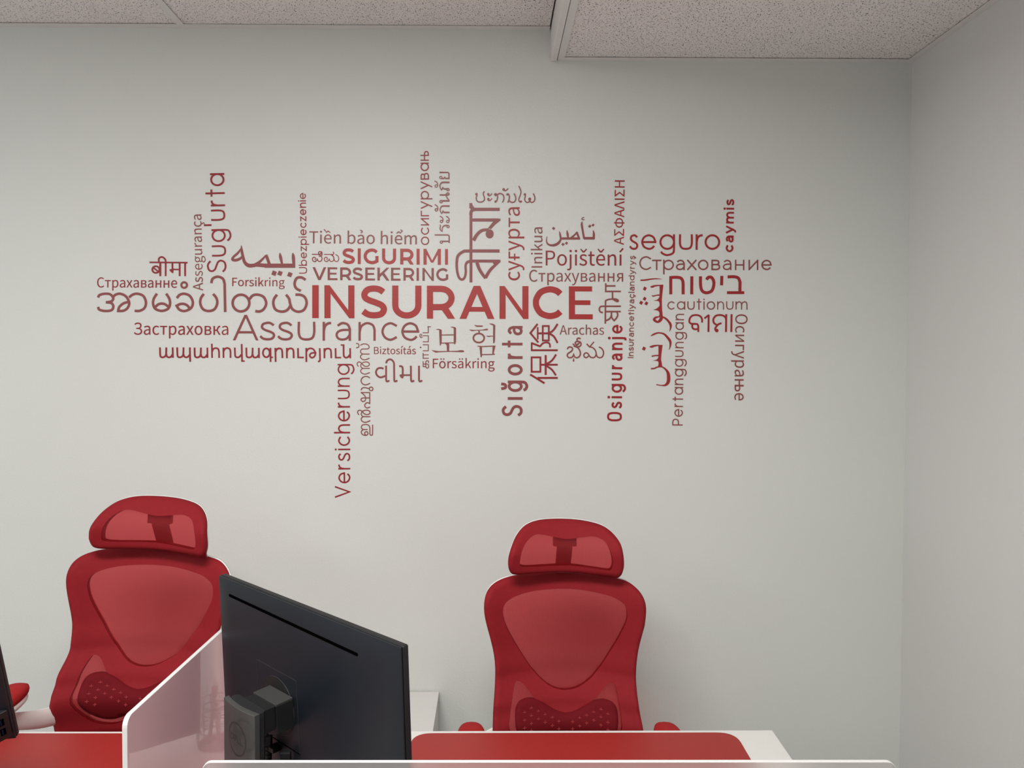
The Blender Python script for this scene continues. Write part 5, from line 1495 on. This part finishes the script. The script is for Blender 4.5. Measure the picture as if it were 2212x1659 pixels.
# --- heavy capitals
def heavy(ch, W_, H_, w):
    h = w / 2; P = lambda *a: ('P', [(a[i], a[i + 1]) for i in range(0, len(a), 2)])
    S = lambda pts: ('S', pts)
    st = P(0, 0, w, 0, w, H_, 0, H_)
    n = lambda pts: S([(h + a * (W_ - w), h + b * (H_ - w), c) for a, b, c in pts])
    if ch == 'I': return [P(0, 0, W_, 0, W_, H_, 0, H_)]
    if ch == 'N':
        a = w * .84
        return [P(0, 0, w, 0, w, H_ - w * .9, 0, H_), P(W_ - w, w * .9, W_, 0, W_, H_, W_ - w, H_), P(0, H_, a, H_, W_, 0, W_ - a, 0)]
    if ch == 'M':
        a = w * .86; c = W_ / 2; v = H_ * .13
        return [P(0, 0, w, 0, w, H_, 0, H_), P(W_ - w, 0, W_, 0, W_, H_, W_ - w, H_), P(0, H_, a, H_, c + a * .42, v, c - a * .42, v), P(W_, H_, W_ - a, H_, c - a * .42, v, c + a * .42, v)]
    if ch == 'E':
        b = w * .82
        return [st, P(w, 0, W_, 0, W_, b, w, b), P(w, H_ - b, W_ * .97, H_ - b, W_ * .97, H_, w, H_), P(w, H_ * .5 - b * .42, W_ * .90, H_ * .5 - b * .42, W_ * .90, H_ * .5 + b * .5, w, H_ * .5 + b * .5)]
    if ch == 'A':
        a = w * 1.08; c = W_ / 2; b = a * .50
        y0, y1 = H_ * .215, H_ * .215 + w * .78
        t = lambda y: (c - b) * y / H_
        return [P(0, 0, a, 0, c + b, H_, c - b, H_), P(W_, 0, W_ - a, 0, c - b, H_, c + b, H_), P(t(y0) + a * .5, y0, W_ - t(y0) - a * .5, y0, W_ - t(y1) - a * .5, y1, t(y1) + a * .5, y1)]
    if ch == 'V':
        a = w * 1.08; c = W_ / 2; b = a * .50
        return [P(0, H_, a, H_, c + b, 0, c - b, 0), P(W_, H_, W_ - a, H_, c - b, 0, c + b, 0)]
    if ch == 'K':
        return [st, P(w, H_ * .26, w, H_ * .50, W_ - w * 1.15, H_, W_ * .98, H_), P(W_ * .36, H_ * .50, W_ * .52, H_ * .66, W_, 0, W_ - w * 1.2, 0)]
    if ch == 'U':
        rx, ry = W_ / 2 - h, H_ * .40 - h
        return [S([(h, H_, 1)] + [(W_ / 2 - rx * math.cos(math.pi * i / 10), h + ry - ry * math.sin(math.pi * i / 10), 1 if i in (0, 10) else 0) for i in range(11)] + [(W_ - h, H_, 1)])]
    if ch == 'R':
        yt, yb = H_ - h, H_ * .36 - h * .1; cx_ = W_ * .50; rx = W_ * .985 - h - cx_
        return [st, S([(w * .5, yt, 1), (cx_, yt, 1)] + [(cx_ + rx * math.sin(math.pi * i / 9), (yt + yb) / 2 + (yt - yb) / 2 * math.cos(math.pi * i / 9), 0) for i in range(1, 9)] + [(cx_, yb, 1), (w * .5, yb, 1)]),
                P(W_ * .48, H_ * .32, W_ * .74, H_ * .36, W_, 0, W_ - w * 1.15, 0)]
    if ch == 'C': return [n([(1.02, .83, 0), (.86, .945, 0), (.56, 1, 0), (.22, .90, 0), (.04, .68, 0), (0, .5, 0), (.04, .32, 0), (.22, .10, 0), (.56, 0, 0), (.86, .055, 0), (1.02, .17, 0)])]
    if ch == 'G': return [n([(.98, .83, 0), (.82, .95, 0), (.55, 1, 0), (.22, .90, 0), (.04, .68, 0), (0, .5, 0), (.04, .32, 0), (.22, .10, 0), (.56, 0, 0), (.84, .05, 0), (1.0, .13, 0)]), P(W_ - w, H_ * .13, W_, H_ * .13, W_, H_ * .52, W_ - w, H_ * .52)]
    if ch == 'S': return [n([(.97, .87, 0), (.78, .965, 0), (.50, 1, 0), (.20, .955, 0), (.04, .80, 0), (.09, .645, 0), (.30, .555, 0), (.60, .475, 0), (.90, .37, 0), (1.0, .22, 0), (.86, .05, 0), (.50, 0, 0), (.20, .04, 0), (-.02, .15, 0)])]
def heavy_word(text, ext_, bl, H_, w, colr, label):
    """ext_: left/right px of every letter; bl: baseline y at two x positions"""
    (xa, ya), (xb, yb_) = bl; letters = []
    for c, (l, r) in zip(text, ext_):
        L = Letter(); by = ya + (yb_ - ya) * (l - xa) / (xb - xa); sl = (yb_ - ya) / (xb - xa)
        f = lambda x, y: (l + x, by - y + sl * x)
        for kind, pts in heavy(c, r - l, H_, w):
            if kind == 'P': L.poly([f(*p) for p in pts])
            else:
                q = expand([(x, y, w, k_) for x, y, k_ in pts]); L.strip([f(x, y) for x, y, _ in q], [w] * len(q))
        letters.append(L)
    finish(letters, label, colr)
def Z(x0, y0, sc, *v): return [(x0 + a / sc, x0 + b / sc) for a, b in v]
heavy_word('INSURANCE', [(674.6, 688.6), (700.9, 765.6), (779, 836), (847.3, 910.3), (922.2, 982.8), (992.8, 1067.8), (1079, 1141.5), (1151, 1215.8), (1228.8, 1280.4)], ((675, 687.1), (1280, 689.8)), 71.0, 13.2, 'X', 'largest word of the wall lettering, INSURANCE in thick bright red capitals')
heavy_word('SIGURIMI', Z(640, 0, 5.53, (550, 700), (735, 770), (805, 982), (1025, 1192), (1242, 1402), (1437, 1473), (1520, 1727), (1777, 1812)), ((740, 570.2), (967, 571.9)), 33.8, 6.6, 'X', 'bright red bold capitals SIGURIMI, two rows above INSURANCE')
heavy_word('VERSEKERING', Z(640, 0, 5.53, (195, 358), (375, 492), (525, 657), (672, 797), (825, 940), (970, 1112), (1132, 1245), (1280, 1410), (1437, 1465), (1507, 1643), (1672, 1815)), ((675, 604.8), (968, 607.0)), 27.6, 5.0, 'M', 'muted red capitals VERSEKERING directly above INSURANCE')
mono_word('Assurance', (503.1, 735.1), (905.4, 736.6), 40.6, 55, 4.9, 'M', 'large thin muted red word Assurance below INSURANCE', ext_=[(503.1, 558.4), (561.2, 594), (599.6, 632.4), (643.2, 681), (697, 717), (724.6, 758.2), (774.3, 811.5), (823.7, 858.9), (866.7, 905.4)])
mono_word("Sug'urta".replace('a', 'ɑ'), (489.5, 588.2), (484.5, 373.9), 30.5, 42, 3.8, 'R', "tall red word Sug'urta rotated upward on the left")
mono_word('Ubezpieczenie', (663.6, 590.9), (660.8, 416.9), 13, 17.5, 2.0, 'R', 'thin red word Ubezpieczenie rotated upward, left of Tien bao hiem', sp=.22)
mono_word('осигурувɑњ', (927.2, 529.3), (926.2, 326.3), 17.9, 24, 2.4, 'R', 'thin red Cyrillic word rotated upward, highest of all the words', sp=.22)
mono_word('Versicherung', (757.2, 1074.7), (755.3, 786), 26, 33.6, 3.2, 'R', 'long red word Versicherung rotated upward, reaching lowest of all')
mono_word('seguro', (1359.3, 539.7), (1555.3, 539.7), 33.5, 45, 4.2, 'B', 'large red word seguro at the upper right', ext_=Z(1300, 0, 5.53, (328, 433), (470, 650), (688, 873), (922, 1085), (1120, 1212), (1227, 1412)))
mono_word('caymis', (1583.9, 544.9), (1585.9, 430.5), 16.6, 23, 3.9, 'B', 'bold red word caymis rotated upward at the right end of seguro')
mono_word('Страхование', (1380.8, 583.4), (1666.7, 583.6), 22.4, 30, 3.0, 'M', 'thin muted red Cyrillic word below seguro, farthest to the right', ext_=Z(1300, 0, 5.53, (447, 592), (600, 710), (732, 860), (885, 990), (1018, 1130), (1147, 1272), (1308, 1412), (1445, 1548), (1590, 1702), (1752, 1868), (1905, 2028)))
mono_word('cɑutionum', (1441.6, 668.9), (1614.6, 668.9), 18, 24, 2.3, 'M', 'thin muted red word cautionum below the Hebrew word')
mono_word('Pertɑnggungɑn', (1474.6, 919.2), (1477.5, 678), 18.2, 22.7, 2.4, 'M', 'thin muted red word Pertanggungan rotated upward, below cautionum')
mono_word('Insurancetiyaçlandyryş', (1368.3, 773.5), (1371.4, 552.6), 9.9, 12.9, 1.9, 'M', 'small muted red word Insurancetiyaclandyrys rotated upward, beside the Urdu word', sp=.22)
mono_word('Sığorta', (1128.8, 899.6), (1128.8, 704.1), 32, 45, 5.8, 'M', 'bold muted red word Sigorta rotated upward, below the N of INSURANCE', sp=.50)
mono_word('Øsiguranje', (1343.2, 910.2), (1344.9, 701.7), 22.6, 32, 4.4, 'B', 'bold red word Osiguranje rotated upward, below the Gurmukhi word', sp=.42)
outline_word('Страхаванне', (209.9, 620.8), (382.6, 621.6), 21.4, 'R', 'dark red Cyrillic word farthest to the left, above the Burmese word')
outline_word('Assegurança', (438.6, 627.5), (435.0, 463.2), 21.0, 'M', "muted red word Assegurança rotated upward, left of Sug'urta")
outline_word('Forsikring', (501.9, 618.0), (615, 618.6), 17.9, 'R', 'small red word Forsikring below the large Persian word')
outline_word('Застраховка', (289.5, 722.9), (493.3, 723.3), 25.8, 'R', 'dark red Cyrillic word to the left of Assurance')
outline_word('Tiền bảo hiểm', (668, 525.6), (900.4, 527.9), 26.0, 'M', 'muted red words Tiền bảo hiểm above SIGURIMI')
outline_word('Pojištění', (1178.8, 573.4), (1347, 573.6), 32.0, 'R', 'red word Pojištění between the Arabic word and a Cyrillic word')
outline_word('Страхування', (1143, 608.2), (1346, 608.4), 25.0, 'M', 'muted red Cyrillic word directly above the letters CE of INSURANCE')
outline_word('Inikua', (1171.2, 578), (1171.6, 491.2), 23.0, 'M', 'muted red word Inikua rotated upward, left of the Arabic word')
outline_word('суғурта', (1122.4, 605.7), (1122.6, 447.8), 0, 'B', 'red Cyrillic word rotated upward between the Bengali word and Inikua', xh=24.0)
outline_word('ΑΣΦΑΛΙΣΗ', (1347.4, 529.1), (1349.2, 389.9), 21.0, 'B', 'dark red Greek capitals rotated upward, left of seguro')
outline_word('Biztosítás', (807.9, 764.8), (898.3, 765), 15.3, 'R', 'smallest red horizontal word, Biztosítás, under the end of Assurance')
outline_word('Försäkring', (934.9, 795.2), (1068.4, 795.4), 20.3, 'R', 'red word Försäkring below the Korean characters')
outline_word('Arachas', (1208.9, 722.7), (1304.7, 722.9), 20.0, 'M', 'muted red word Arachas under the letter E of INSURANCE')
outline_word('Осигурање', (1588.6, 678.7), (1586.4, 864.7), 26.0, 'M', 'muted red Cyrillic word reading downward at the far right')

# ------------------------------------------------------------------ place the left monitor
T1 = Matrix.Translation(mon.location)
n2 = Vector((.20, -.98, 0)).normalized(); d2 = Vector((.98, .20, 0)).normalized()
ang2 = math.atan2(d2.y, d2.x)
corner = PY(34, 1599, 1.35)                       # lower right corner of its back
tilt2 = R(20)
M2 = Matrix.Rotation(ang2, 4, 'Z') @ Matrix.Rotation(tilt2, 4, 'X')
tl2 = corner - M2.to_3x3() @ Vector((MW, 0, -MH))
MB2 = Matrix.Translation(tl2) @ M2
bpy.context.view_layer.update()
mon2.location = (tl2.x + d2.x * MW / 2, tl2.y + d2.y * MW / 2, ZD + .005)
mon2.rotation_euler = (0, 0, 0)
panel = MB2 @ MB.inverted() @ T1                  # moves panel parts from monitor 1's frame
upright = ('stand_column', 'column_core', 'stand_base')
# upright parts: keep vertical, follow the neck
hcp = MBi @ mref
q1 = MB @ Vector((hcp.x, -.088, -.17)); q2 = MB2 @ Vector((hcp.x, -.088, -.17))
up2 = Matrix.Translation(Vector((q2.x, q2.y, 0))) @ Matrix.Rotation(ang2 - ang, 4, 'Z') @ Matrix.Translation(Vector((-q1.x, -q1.y, 0))) @ T1
inv2 = Matrix.Translation(-mon2.location)
for ch in list(mon2.children):
    nm = ch.name.split('.')[0]
    ch.matrix_parent_inverse = Matrix.Identity(4)
    ch.matrix_basis = inv2 @ (up2 if nm in upright else panel)
    if nm == 'stand_column':
        for g in list(ch.children): bpy.data.objects.remove(g)
